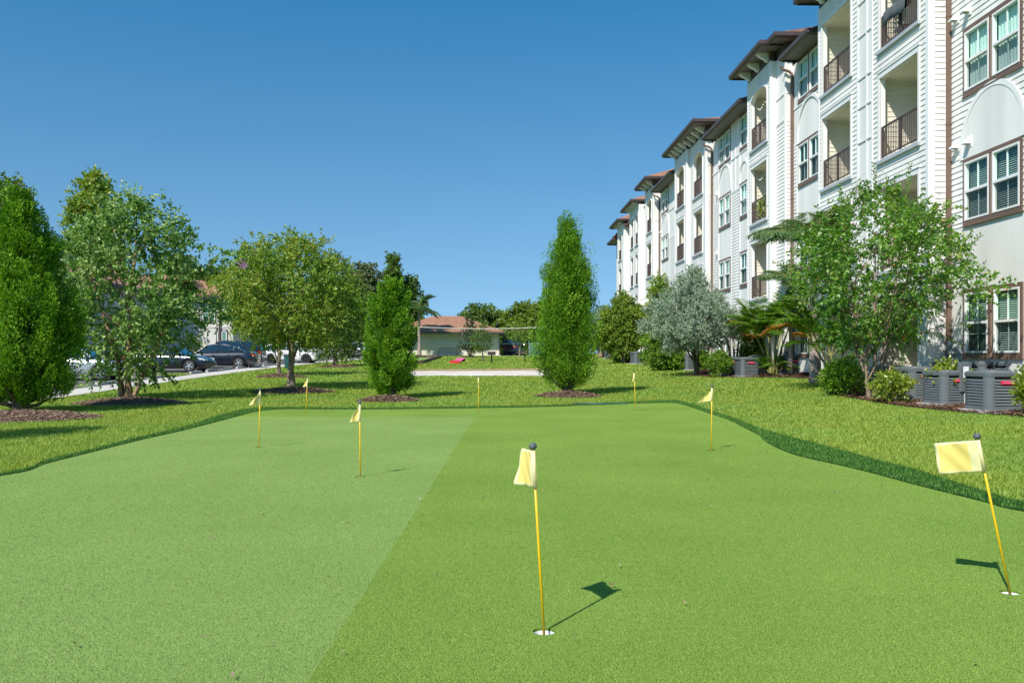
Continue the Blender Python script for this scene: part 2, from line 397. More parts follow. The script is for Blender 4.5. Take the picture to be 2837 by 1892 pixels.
def sheet(name, poly, dz, step, mat, kind='structure', holes=(), zf=None, parent=None):
    P = np.array(poly); x0, y0 = P.min(0); x1, y1 = P.max(0)
    gxs = np.unique(np.concatenate([np.arange(x0, x1, step), [v for v in (6.2, 13) if x0 < v < x1]]))
    gys = np.unique(np.concatenate([np.arange(y0, y1, step), [v for v in (27, 100) if y0 < v < y1]]))
    GX, GY = np.meshgrid(gxs, gys); GX = GX.ravel(); GY = GY.ravel()
    k = inpoly(poly, GX, GY)
    V, F = cdt(list(zip(GX[k], GY[k])), [poly] + list(holes))
    C = V[F].mean(1); keep = inpoly(poly, C[:, 0], C[:, 1])
    for h in holes: keep &= ~inpoly(h, C[:, 0], C[:, 1])
    F = F[keep]
    z = gA(V[:, 0], V[:, 1]) + dz
    if zf is not None: z = z + zf(V[:, 0], V[:, 1])
    o = npmesh(name, np.column_stack([V, z]), F, mat, parent)
    if kind: o["kind"] = kind
    return o

# outline of the putting green and of its dark collar, surveyed on the photograph
def cA(x, y): return flat(1850 + x * .4198, 1020 + y * .4198)
def cB(x, y): return flat(x * .4254, 1080 + y * .4254)
inner_l = [cB(*p) for p in [(0,560),(300,480),(600,405),(900,330),(1200,262),(1500,185),(1650,145),(1760,131),(1900,125),(2351,127)]]
inner_b = [flat(*p) for p in [(1207,1132),(1508,1127),(1690,1120)]]
inner_r = [cA(*p) for p in [(0,228),(100,240),(250,290),(400,340),(520,400),(600,440),(640,480),(720,525),(850,575),(1000,610),(1200,655),(1400,705),(1600,760),(1900,835),(2100,885),(2351,945)]]
outer_l = [cB(*p) for p in [(0,543),(300,458),(600,386),(900,310),(1200,240),(1420,170),(1560,134),(1700,117),(1880,114),(2351,119)]]
outer_b = [flat(*p) for p in [(1207,1128),(1508,1123),(1690,1116)]]
outer_r = [cA(*p) for p in [(0,212),(120,225),(300,285),(450,335),(600,395),(760,440),(950,490),(1200,555),(1400,610),(1600,660),(1800,720),(2000,785),(2200,845),(2351,880)]]
GREEN = smooth_open([(-7.6, -4), (-7.4, 4.0), (-6.6, 7.6)] + inner_l + inner_b + inner_r + [(5.1, 6.4), (5.6, 4.0), (5.7, -4)])
OUTER = smooth_open([(-7.85, -4.3), (-7.7, 4.1), (-6.85, 7.75)] + outer_l + outer_b + outer_r + [(5.45, 6.6), (5.95, 4.1), (6.0, -4.3)])
# seams of the turf: one long diagonal seam and one across the far end
sA, sB = flat(1090*1.2067, 957*1.2067), flat(705*1.2067, 1568*1.2067)
ext = (sB[0] + (sB[0]-sA[0]) * 0.9, sB[1] + (sB[1]-sA[1]) * 0.9)
sL = flat(560*1.2067, 957.5*1.2067)
LIGHT = [sA, ext, (-9, ext[1]), (-9, sL[1]), sL]
FLAGS = [  # base px, knob px
    (1507, 1748, 1477, 1238), (2798.4, 1640, 2707, 1208.5), (998.5, 1319.7, 996.6, 1115), (717.3, 1239, 720.7, 1079.3),
    (847.4, 1144.7, 852, 1046), (1325.5, 1140.7, 1326, 1043), (1760.6, 1137, 1757, 1031), (1970.5, 1246.7, 1972.6, 1070.4)]
CUPS = [flat(f[0], f[1]) for f in FLAGS]
CUPR = 0.054
def circ(c, r_, n=20): return [(c[0] + r_*math.cos(2*math.pi*i/n), c[1] + r_*math.sin(2*math.pi*i/n)) for i in range(n)]
cup_loops = [circ(c, CUPR) for c in CUPS]
GXm, GYm = np.meshgrid(np.arange(-8, 6.5, 0.5), np.arange(-4, 24, 0.5)); GXm = GXm.ravel(); GYm = GYm.ravel()
k = inpoly(GREEN, GXm, GYm)
for c in CUPS: k &= np.hypot(GXm - c[0], GYm - c[1]) > 0.1
V, F = cdt(list(zip(GXm[k], GYm[k])), [GREEN] + cup_loops, [[sA, ext], [sL, sA]])
C = V[F].mean(1); keep = inpoly(GREEN, C[:, 0], C[:, 1])
for lp in cup_loops: keep &= ~inpoly(lp, C[:, 0], C[:, 1])
F = F[keep]; C = C[keep]
go = npmesh("putting_green", np.column_stack([V, np.zeros(len(V))]), F, M['turf_a'])
go.data.materials.append(M['turf_b'])
go.data.polygons.foreach_set("material_index", inpoly(LIGHT, C[:, 0], C[:, 1]).astype(np.int32)); go["kind"] = 'structure'
# seams read as thin joins between the rolls
# collar base
OUT_IN = [tuple(p) for p in OUTER]
V, F = cdt([], [GREEN, OUTER]); C = V[F].mean(1)
F = F[inpoly(OUTER, C[:, 0], C[:, 1]) & ~inpoly(GREEN, C[:, 0], C[:, 1])]
fb = npmesh("collar_base", np.column_stack([V, np.full(len(V), 0.006)]), F, M['collar']); fb["kind"] = 'structure'
# soil under the turf, just below the green and its collar
cen = np.array(OUTER).mean(0)
SOIL = [(p[0] + (p[0]-cen[0])*.03, p[1] + (p[1]-cen[1])*.03) for p in OUTER]
V, F = cdt([], [SOIL] + [circ(c, CUPR*1.05) for c in CUPS]); C = V[F].mean(1); keep = inpoly(SOIL, C[:, 0], C[:, 1])
for c in CUPS: keep &= np.hypot(C[:, 0]-c[0], C[:, 1]-c[1]) > CUPR*1.02
so = npmesh("soil", np.column_stack([V, np.full(len(V), -0.006)]), F[keep], M['collar']); so["kind"] = 'structure'
# terrain with a hole under the green
cen = np.array(OUTER).mean(0)
HOLE = [(p[0] + (cen[0]-p[0]) * 0.008, p[1] + (cen[1]-p[1]) * 0.008) for p in OUTER]
tx = np.unique(np.concatenate([[-1500, -500, -200, -120, -80, -60, -50], np.arange(-44, 22, 1.0), [6.2, 24, 30, 40, 60, 100, 200, 500, 1500]]))
ty = np.unique(np.concatenate([[-600, -200, -60, -30, -18], np.arange(-12, 64, 1.0), np.arange(64, 112, 4), [100, 120, 140, 180, 260, 400, 800, 1600, 3000]]))
TX, TY = np.meshgrid(tx, ty); TX = TX.ravel(); TY = TY.ravel()
k = ~inpoly(OUTER, TX, TY)
V, F = cdt(list(zip(TX[k], TY[k])), [HOLE]); C = V[F].mean(1)
F = F[~inpoly(HOLE, C[:, 0], C[:, 1])]
ter = npmesh("lawn_ground", np.column_stack([V, gA(V[:, 0], V[:, 1])]), F, M['lawn']); ter["kind"] = 'structure'

# walkway, car park, sand court, beds
WALK_R = smooth_open([(-12.2, 14), (-12.75, 24), (-13.15, 33), (-13.45, 44), (-13.5, 54), (-13.0, 66), (-12.0, 76), (-11.2, 86), (-10.8, 99)], 4)
WALK_L = [(x - 1.5, y) for x, y in WALK_R]
WALK = WALK_R + WALK_L[::-1]
sheet("walkway", WALK, 0.03, 1.0, M['walk'])
LOT = [(x - 0.02, y) for x, y in WALK_L] + [(-52, 99), (-52, 14)]
sheet("car_park", LOT, 0.012, 1.0, M['asphalt'])
ISL = [(-16.6, 43.0), (-14.75, 42.6), (-14.9, 45.2), (-16.7, 44.9)]
sheet("grass_island", ISL, 0.05, 0.5, M['lawn'])
SAND = smooth_open([(-4.6, 43.6), (-4.9, 47), (-4.6, 50.2), (0, 51.0), (4.3, 51.2), (4.8, 47.5), (4.4, 43.4), (0, 43.7), (-4.6, 43.6)], 5)[:-1]
DIRT = smooth_open([(-5.2, 45), (-5.6, 51), (-4.0, 54.0), (0.5, 54.6), (4.6, 55.6), (5.0, 51), (4.4, 47), (-4.2, 47), (-5.2, 45)], 5)[:-1]
sheet("sand_verge", DIRT, 0.008, 0.8, M['dirt'])
sheet("sand_court", SAND, 0.016, 0.8, M['sand'])
bed_px = [(2900,1166),(2837,1157),(2689,1148),(2605,1140),(2521,1131),(2437,1119),(2373,1107),(2300,1094),(2283,1072),(2235,1051),(2177,1047.5),
          (2119,1047.5),(2061,1047.5),(2003,1046.5),(1946,1046),(1931,1029),(1870,1027),(1839,1026.5),(1805,1021),(1798,1012),(1747,1008.5),(1712,1004)]
BED = [tuple(ground(*p)[:2]) for p in bed_px]
BED = [(10.6, 6)] + BED + [(10.9, 70), (11.2, 100), (12.95, 100), (12.95, 6)]
sheet("mulch_bed", BED, 0.02, 0.6, M['bedmulch'], zf=lambda x, y: 0.03 * np.sin(x*3.1+y) * np.sin(y*2.3))
rings = [(60, 1161, 205), (360, 1119, 150), (812, 1087, 112), (778, 1046, 72), (938, 1018, 54), (1078, 1112, 88), (1574, 1099, 92), (1302, 990.5, 22), (1338, 999, 18), (1924, 1042, 30), (1160, 988, 26)]
RINGS = []
for i, (px, py, hw) in enumerate(rings):
    p = ground(px, py); r_ = wid(p, hw); rng = np.random.default_rng(i)
    n = 30; pl = []
    for j in range(n):
        a = 2*math.pi*j/n
        rr = r_ * (1 + 0.10*math.sin(3*a + i) + 0.05*math.sin(7*a + 2*i))
        pl.append((p.x + rr*math.cos(a), p.y + 0.8*rr*math.sin(a)))
    RINGS.append(pl)
    h = 0.14 if r_ > 0.7 else 0.05
    o = sheet("mulch_mound", pl, 0.012, max(0.1, r_/9), M['mulch'],
          zf=lambda x, y, p=p, r_=r_, h=h: h * np.clip(1 - ((x-p.x)**2 + ((y-p.y)/0.8)**2) / (r_*r_), 0, 1)
             + 0.035*np.clip(1 - ((x-p.x)**2 + ((y-p.y)/0.8)**2) / (r_*r_), 0, 1) * (np.sin(x*17+y*5)*np.sin(y*19-x*7)))
BOCCE = [tuple(ground(1070, 991.5)[:2]), tuple(ground(1222, 990.5)[:2]), tuple(ground(1172, 1007)[:2]), tuple(ground(1060, 1009)[:2])]
sheet("bocce_turf", BOCCE, 0.015, 1.0, M['turf_b'])
pad = [tuple(ground(px, py)[:2]) for px, py in ((1385, 990), (1430, 986.5), (1478, 986))]
sheet("service_drive", [(1.0, 97.5), (4.6, 97), (5.2, 108), (1.0, 112)], 0.012, 1.0, M['walk'])

# loose bark chips on the mounds and along the bed
def chips(name, X, Y, Z, mat, seed, size):
    rng = np.random.default_rng(seed); n = len(X)
    a = rng.uniform(0, 6.28, n); l_ = size*rng.uniform(.6, 1.6, n); w = l_*rng.uniform(.2, .45, n); tl = rng.uniform(-.5, .5, n)
    c, s_ = np.cos(a), np.sin(a); V = np.empty((n, 4, 3))
    for i, (u, v) in enumerate(((-.5, -.5), (.5, -.5), (.5, .5), (-.5, .5))):
        V[:, i, 0] = X + c*l_*u - s_*w*v; V[:, i, 1] = Y + s_*l_*u + c*w*v; V[:, i, 2] = Z + .012 + tl*l_*u*.6 + rng.uniform(0, .012, n) + .3*l_*abs(u)
    return npmesh(name, V.reshape(-1, 3), np.arange(4*n).reshape(-1, 4), mat, None, np.repeat(rng.uniform(0, 1, n), 4))
M['chip'] = leafmat('bark chips', [(0.10, 0.062, 0.044), (0.25, 0.16, 0.112), (0.46, 0.33, 0.24)], 0.0, 0.01)
M['chip_red'] = leafmat('dark bark chips', [(0.04, 0.022, 0.016), (0.15, 0.08, 0.05), (0.38, 0.22, 0.14)], 0.0, 0.01)
rngc = np.random.default_rng(77); CX_, CY_, CZ_ = [], [], []
for (px, py, hw), pl in zip(rings, RINGS):
    p = ground(px, py); r_ = wid(p, hw); n = int(min(2600, 750*r_*r_*3)); a = rngc.uniform(0, 6.28, n); q = np.sqrt(rngc.uniform(0, 1.1, n))
    x = p.x + r_*q*np.cos(a); y = p.y + .8*r_*q*np.sin(a); h = .14 if r_ > .7 else .05
    CX_.append(x); CY_.append(y); CZ_.append(gA(x, y) + .012 + h*np.clip(1 - q*q, 0, 1))
o = chips("mulch_chips", np.concatenate(CX_), np.concatenate(CY_), np.concatenate(CZ_), M['chip'], 1, .055); o["kind"] = 'stuff'
n = 60000; x = rngc.uniform(8.5, 12.9, n); y = rngc.uniform(14, 42, n); k = inpoly(BED, x, y); x, y = x[k], y[k]
o = chips("bed_chips", x, y, gA(x, y) + .03, M['chip_red'], 2, .06); o["kind"] = 'stuff'

# ------------------------------------------------------------------ grass
def blades(name, X, Y, Z, H, W, mat, seed, lean=0.8):
    rng = np.random.default_rng(seed); n = len(X)
    a = rng.uniform(0, 2*np.pi, n); ln = rng.uniform(0.15, 1.0, n) * lean * H
    b = a + rng.uniform(-1.2, 1.2, n) + np.pi/2
    V = np.empty((n, 3, 3))
    sx, sy = np.cos(b) * W / 2, np.sin(b) * W / 2
    V[:, 0] = np.column_stack([X - sx, Y - sy, Z]); V[:, 1] = np.column_stack([X + sx, Y + sy, Z])
    V[:, 2] = np.column_stack([X + np.cos(a)*ln, Y + np.sin(a)*ln, Z + H])
    v = np.repeat(np.clip(rng.beta(1.6, 1.8, n), 0, 1), 3)
    return npmesh(name, V.reshape(-1, 3), np.arange(3*n).reshape(-1, 3), mat, None, v)
rng = np.random.default_rng(5)
GX_, GY_, GH, GW = [], [], [], []
def scatter(x0, x1, y0, y1, dens, h, w):
    n = int((x1-x0)*(y1-y0)*dens); x = rng.uniform(x0, x1, n); y = rng.uniform(y0, y1, n)
    k = (np.abs(x) < 0.62*y + 3.2)          # only what a viewer near the camera can see
    GX_.append(x[k]); GY_.append(y[k]); GH.append(rng.uniform(0.5, 1.15, k.sum()) * h); GW.append(np.full(k.sum(), w))
scatter(-13, 12, 5.5, 13, 2300, 0.048, 0.0085)
scatter(-14, 12, 13, 20, 1350, 0.05, 0.0115)
scatter(-14, 12, 20, 28, 760, 0.053, 0.016)
scatter(-14, 12, 28, 42, 290, 0.07, 0.025)
scatter(-14, 12, 42, 62, 80, 0.08, 0.05)
scatter(-14, 12, 62, 99, 30, 0.08, 0.08)
X = np.concatenate(GX_); Y = np.concatenate(GY_); H = np.concatenate(GH); W_ = np.concatenate(GW)
ex = inpoly(OUTER, X, Y) | inpoly(WALK, X, Y) | inpoly(LOT, X, Y) | inpoly(SAND, X, Y) | inpoly(DIRT, X, Y) | inpoly(BOCCE, X, Y) | inpoly(BED, X, Y)
for pl in RINGS:
    s_ = np.array(pl); c_ = s_.mean(0); ex |= inpoly([tuple(c_ + (q - c_) * 0.93) for q in s_], X, Y)
k = ~ex; X, Y, H, W_ = X[k], Y[k], H[k], W_[k]
o = blades("lawn_grass", X, Y, gA(X, Y), H, W_, M['grass'], 3, 1.35); o["kind"] = 'stuff'; o["label"] = "sunlit coarse green lawn around the putting green"
# a few blades on the little island in the car park
n = 900; x = rng.uniform(-16.7, -14.7, n); y = rng.uniform(42.5, 45.2, n); k = inpoly(ISL, x, y)
o = blades("island_grass", x[k], y[k], gA(x[k], y[k]) + 0.05, np.full(k.sum(), 0.1), np.full(k.sum(), 0.035), M['grass'], 9); o["kind"] = 'stuff'
# collar: dense short synthetic blades
n = 560000; x = rng.uniform(-8, 6.2, n); y = rng.uniform(3.5, 27, n)
k = inpoly(OUTER, x, y) & ~inpoly(GREEN, x, y) & (np.abs(x) < 0.62*y + 2.2); x, y = x[k], y[k]
o = blades("collar_grass", x, y, np.full(len(x), 0.006), rng.uniform(0.012, 0.032, len(x)), np.full(len(x), 0.007) + 0.0003*y, M['fringe'], 4, 0.7); o["kind"] = 'stuff'
o["label"] = "dark green synthetic collar round the putting green"

# short fibres of the putting turf where one stands close to it
M['fib_a'] = leafmat('turf fibres', [(0.11, 0.19, 0.03), (0.20, 0.312, 0.054), (0.34, 0.47, 0.11)], 0.15, 0.02, 0.5)
M['fib_b'] = leafmat('turf fibres laid the other way', [(0.165, 0.26, 0.065), (0.25, 0.365, 0.10), (0.38, 0.50, 0.16)], 0.15, 0.02, 0.5)
xs, ys = [], []
n = 1350000; u_ = rng.uniform(0, 1, n); y = 2.6 * (18/2.6)**u_ ; x = rng.uniform(-1, 1, n) * (.64*y + 1.1)        # thinning evenly with distance
k = rng.uniform(0, 1, n) < np.clip((18 - y)/11, 0, 1)
xs.append(x[k]); ys.append(y[k])
x = np.concatenate(xs); y = np.concatenate(ys); k = inpoly(GREEN, x, y)
for c in CUPS: k &= np.hypot(x-c[0], y-c[1]) > CUPR + .003
x, y = x[k], y[k]; lt = inpoly(LIGHT, x, y)
for nm, kk, mk, sd in (("turf_fibres", ~lt, 'fib_a', 21), ("turf_fibres", lt, 'fib_b', 22)):
    q, w = x[kk], y[kk]; o = blades(nm, q, w, np.zeros(len(q)), rng.uniform(.0025, .006, len(q)), .0022 + .0004*w, M[mk], sd, 1.2); o["kind"] = 'stuff'

n = 260; x = rng.uniform(-5, 5, n); y = rng.uniform(3, 14, n); k = inpoly(GREEN, x, y) & (np.abs(x) < .62*y)
o = chips("straw_bits", x[k], y[k], np.full(k.sum(), .004), M['chip'], 8, .02); o["kind"] = 'stuff'

# ================================================================== flags on the green
M['flag'] = leafmat('yellow flag cloth', [(0.86, 0.71, 0.22), (0.86, 0.73, 0.26)], 0.25, 0.02)
M['hem'] = leafmat('pale flag hem', [(0.86, 0.80, 0.46), (0.86, 0.82, 0.54)], 0.3, 0.02)
# width, direction, top reach, sag of outer top corner, ripple
FL = [("yellow flag in the foreground, blown away from the viewer beside the white cup", (-0.16, 0.98), 0.225, 1.0, 0.01, 0.012, 0.38),
      ("leaning yellow flag spread wide at the right edge by the dark collar", (-0.62, 0.78), 0.235, 1.0, 0.035, 0.008, 0.15),
      ("limp yellow flag drooping to the left in front of the diagonal turf seam", (-0.95, 0.30), 0.115, 0.22, 0.02, 0.02, 0.0),
      ("limp yellow flag hanging like a cone on the left half of the green", (-0.92, -0.4), 0.15, 0.18, 0.02, 0.03, 0.0),
      ("small yellow flag at the far left end of the green in front of the trunk", (-0.9, 0.4), 0.13, 0.2, 0.02, 0.02, 0.0),
      ("furled yellow flag at the far middle of the green between the two junipers", (-0.2, 0.98), 0.10, 0.5, 0.02, 0.01, 0.0),
      ("furled yellow flag at the far end of the green right of the taller juniper", (-0.3, 0.95), 0.11, 0.5, 0.02, 0.01, 0.0),
      ("limp yellow flag drooping to the left near the collar on the right half", (-0.97, 0.2), 0.19, 0.12, 0.03, 0.012, 0.0)]
for i, (bx, by, kx, ky) in enumerate(FLAGS):
    lab, dr, w, topk, sag, rip, curl = FL[i]
    c = CUPS[i]
    t = thing("putting_flag", lab, "golf flag", (c[0], c[1], 0), 0, "yellow flags in the holes of the putting green")
    d = c[0]*SN + c[1]*CS
    kp = at_depth(kx, ky, d) - Vector((c[0], c[1], 0))
    lean_y = {0: 0.03, 1: 0.0}.get(i, 0.0); kp.y += lean_y
    foot = Vector((0, 0, -0.09)); ax = (kp - Vector((0, 0, 0))).normalized()
    rp = 0.0065 if i < 2 else 0.0075
    m = MB(); m.tube([foot - Vector((kp.x*0.1, kp.y*0.1, 0)), kp], rp, 12); m.build("pole", M['yellow'], t, True)
    m = MB(); m.sphere(kp, 0.0195, 10, 0.92); m.build("knob", M['ball'], t, True)
    top = kp - ax*0.021; fh = 0.178; nu, nv = 16, 14
    dv = Vector((dr[0], dr[1], 0)).normalized(); pv = Vector((-dv.y, dv.x, 0))
    m = MB(); vs = []
    for b_ in range(nv + 1):
        tt = b_ / nv
        for a_ in range(nu + 1):
            s_ = a_ / nu
            reach = w * s_ * (topk + (1-topk) * tt**0.8)
            q = top - ax*(fh*tt) + dv*reach + pv*(rip*math.sin(s_*5.5 + tt*1.3 + i)*s_ + .0035*min(1, s_*3)*math.sin(13*s_ + 8*tt + 2*i) + curl*0.10*s_*s_*(0.35+tt)) - Vector((0, 0, sag*s_ + (1-topk)*0.04*s_*(1-tt)))
            vs.append(q + pv*0.004)
    fs = []; mi = []
    m.v = [tuple(q) for q in vs]
    for b_ in range(nv):
        for a_ in range(nu):
            k0 = b_*(nu+1) + a_
            m.f.append([k0, k0+1, k0+nu+2, k0+nu+1]); m.m.append(1 if (b_ == 0 or b_ == nv-1 or a_ >= nu-1 or a_ < 4) else 0)
    fo = m.build("flag", [M['flag'], M['hem']], t, True)
    at = fo.data.attributes.new("v", 'FLOAT', 'POINT'); at.data.foreach_set("value", np.random.default_rng(i).uniform(0, 1, len(m.v)))
    md = fo.modifiers.new("thick", 'SOLIDIFY'); md.thickness = 0.0012
    m = MB(); m.tube([top + ax*0.001, top - ax*(fh+0.002)], 0.0105, 12); so = m.build("sleeve", M['hem'], t, True)
    at = so.data.attributes.new("v", 'FLOAT', 'POINT'); at.data.foreach_set("value", np.full(len(m.v), 0.5))
    m = MB(); m.lathe([(CUPR*0.985, -0.012), (CUPR*0.985, -0.10), (0.001, -0.10)], (c[0], c[1], 0), 24)
    cu = m.build("hole_cup", M['cup'], None, True)
    tag(cu, ["white cup in the foreground hole at the foot of the nearest flag", "white cup of the hole at the right edge under the leaning flag",
             "white cup of the hole just left of the diagonal turf seam", "cup of the hole on the left half of the green",
             "cup of the far left hole in front of the trunk", "cup of the far middle hole between the junipers",
             "cup of the far right hole at the end of the green", "cup of the hole near the collar on the right half"][i], "golf cup", "cups of the putting holes")
    m = MB(); m.lathe([(CUPR, 0.0), (CUPR*0.985, -0.014)], (c[0], c[1], 0), 24); m.build("rim_edge", M['lawn'], cu)
# ================================================================== apartment building on the right
LM, LB = 12.8, 12.24                      # main facade and bay facade: metres right of the viewer
FLO = [0.42, 3.95, 7.44, 10.90]           # balcony floor levels
WB = [1.23, 4.78, 8.26, 11.75]; WT = [3.07, 6.58, 10.08, 13.52]   # window surround bottom / top
LAP, LAPD = 0.158, 0.021
bld = thing("apartment_building", "long four storey white apartment building with balconies and brown eaves on the right", "apartment building", (LM, 40, gx(LM) + gy(40)))
def B(o):                                   # keep world placement while parenting to the building
    o.parent = bld; o.matrix_parent_inverse = Matrix.Translation(-bld.location); return o
def SUB(o, p): o.parent = p; return o
def cuts(z0, z1, a0, a1, holes):
    """rows of (z_low, z_high, [intervals]) clear of the holes"""
    zs = {z0, z1}
    kz = math.ceil(z0 / LAP - 1e-6)
    while kz * LAP < z1: zs.add(max(z0, kz * LAP)); kz += 1
    for h in holes:
        for z in (h[2], h[3]):
            if z0 < z < z1: zs.add(z)
    zs = sorted(zs); rows = []
    for lo, hi in zip(zs, zs[1:]):
        if hi - lo < 1e-4: continue
        mid = (lo + hi) / 2; iv = [(a0, a1)]
        for h in holes:
            if h[2] < mid < h[3]:
                nx = []
                for a, b in iv:
                    if h[1] <= a or h[0] >= b: nx.append((a, b)); continue
                    if h[0] > a: nx.append((a, h[0]))
                    if h[1] < b: nx.append((h[1], b))
                iv = nx
        rows.append((lo, hi, iv))
    return rows
def wallX(mb, Xp, y0, y1, z0, z1, holes=(), lap=True):
    """wall in the plane x = Xp facing the lawn (-x)"""
    for lo, hi, iv in cuts(z0, z1, y0, y1, holes):
        k0 = math.floor(lo / LAP + 1e-6) * LAP
        o0 = LAPD * (1 - (lo - k0) / LAP) if lap else 0
        o1 = LAPD * (1 - min(1, (hi - k0) / LAP)) if lap else 0
        for a, b in iv:
            mb.quad((Xp - o0, a, lo), (Xp - o0, b, lo), (Xp - o1, b, hi), (Xp - o1, a, hi))
            if lap and abs(lo - k0) < 1e-4: mb.quad((Xp, a, lo), (Xp, b, lo), (Xp - o0, b, lo), (Xp - o0, a, lo))
def wallY(mb, Yp, x0, x1, z0, z1, lap=True):
    """wall in the plane y = Yp facing the viewer (-y)"""
    for lo, hi, iv in cuts(z0, z1, x0, x1, ()):
        k0 = math.floor(lo / LAP + 1e-6) * LAP
        o0 = LAPD * (1 - (lo - k0) / LAP) if lap else 0
        o1 = LAPD * (1 - min(1, (hi - k0) / LAP)) if lap else 0
        mb.quad((x0, Yp - o0, lo), (x1, Yp - o0, lo), (x1, Yp - o1, hi), (x0, Yp - o1, hi))
        if lap and abs(lo - k0) < 1e-4: mb.quad((x0, Yp, lo), (x1, Yp, lo), (x1, Yp - o0, lo), (x0, Yp - o0, lo))

def window(Xp, y0, y1, z0, z1, n=2, blinds=True, split=False):
    """brown surround with n white double-hung sashes; y0 far ... y1 near (y0>y1 allowed)"""
    a, b = min(y0, y1), max(y0, y1); tw = 0.10; gp = 0.05
    m = MB()
    x0 = Xp - 0.04
    m.box(x0, Xp + 0.05, a, b, z0, z0 + 0.13); m.box(x0, Xp + 0.05, a, b, z1 - 0.11, z1)
    m.box(x0 - .02, Xp, a - 0.02, b + 0.02, z0 - 0.03, z0)
    ws = (b - a) / n; spans = []
    for i in range(n):
        s0, s1 = a + i*ws + (tw if i == 0 else gp + 0.035), a + (i+1)*ws - (tw if i == n-1 else gp + 0.035)
        spans.append((s0, s1))
    m.box(x0, Xp + 0.05, a, spans[0][0], z0 + 0.13, z1 - 0.11); m.box(x0, Xp + 0.05, spans[-1][1], b, z0 + 0.13, z1 - 0.11)
    for i in range(n - 1):
        c = (spans[i][1] + spans[i+1][0]) / 2
        m.box(x0, Xp + 0.05, spans[i][1], c - 0.022, z0 + 0.13, z1 - 0.11); m.box(x0, Xp + 0.05, c + 0.022, spans[i+1][0], z0 + 0.13, z1 - 0.11)
    w = B(m.build("window", M['brown']))
    if n > 1:
        m = MB()
        for i in range(n - 1):
            c = (spans[i][1] + spans[i+1][0]) / 2
            m.box(Xp - 0.02, Xp + 0.05, c - 0.022, c + 0.022, z0 + 0.13, z1 - 0.11)
        KEEP(m.build("mullion", M['trim']), w)
    for s0, s1 in spans:
        f0, f1, t = z0 + 0.13, z1 - 0.11, 0.05; zm = (f0 + f1) / 2
        m = MB(); xf = Xp - 0.055
        for q in ((s0, s0+t, f0, f1), (s1-t, s1, f0, f1), (s0+t, s1-t, f0, f0+t), (s0+t, s1-t, f1-t, f1), (s0+t, s1-t, zm-0.035, zm+0.035)):
            m.box(xf, Xp + 0.05, *q)
        sc_ = (s0 + s1) / 2
        m.box(Xp - 0.012, Xp + 0.03, sc_-0.011, sc_+0.011, zm+0.035, f1-t); m.box(Xp + 0.012, Xp + 0.03, sc_-0.011, sc_+0.011, f0+t, zm-0.035)
        KEEP(m.build("sash_frame", M['trim']), w)
        m = MB(); m.quad((Xp-0.005, s0+t, zm), (Xp-0.005, s1-t, zm), (Xp-0.005, s1-t, f1-t), (Xp-0.005, s0+t, f1-t)); KEEP(m.build("pane", M['glass_up']), w)
        m = MB(); m.quad((Xp+0.006, s0+t, f0+t), (Xp+0.006, s1-t, f0+t), (Xp+0.006, s1-t, zm), (Xp+0.006, s0+t, zm)); KEEP(m.build("pane", M['glass_lo']), w)
        m = MB(); xb = Xp + 0.09
        if blinds:
            z = f0 + t + (f1 - f0) * random.choice([0, 0, 0, 0.28, 0.5])
            while z < f1 - t:
                m.add([(xb-0.018, s0+t-.01, z), (xb-0.018, s1-t+.01, z), (xb+0.018, s1-t+.01, z+0.026), (xb+0.018, s0+t-.01, z+0.026)], [(0,1,2,3)]); z += 0.055
        else:
            nf = 16
            for j in range(nf):
                p0, p1 = s0+t + (s1-s0-2*t)*j/nf, s0+t + (s1-s0-2*t)*(j+1)/nf
                m.quad((xb + 0.02*(j % 2), p0, f0), (xb + 0.02*((j+1) % 2), p1, f0), (xb + 0.02*((j+1) % 2), p1, f1), (xb + 0.02*(j % 2), p0, f1))
        KEEP(m.build("blind", M['blind']), w)
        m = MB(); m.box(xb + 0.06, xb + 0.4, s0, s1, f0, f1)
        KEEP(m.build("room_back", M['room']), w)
def KEEP(o, p):
    o.parent = p; o.matrix_parent_inverse = (p.matrix_parent_inverse.inverted() @ Matrix.Identity(4)) if False else Matrix.Identity(4)
    return o

def arch_pts(y0, y1, zs, rise, n=14):
    c, hw = (y0 + y1) / 2, abs(y1 - y0) / 2
    return [(c - hw*math.cos(math.pi*i/n), zs + rise*math.sin(math.pi*i/n)) for i in range(n + 1)]

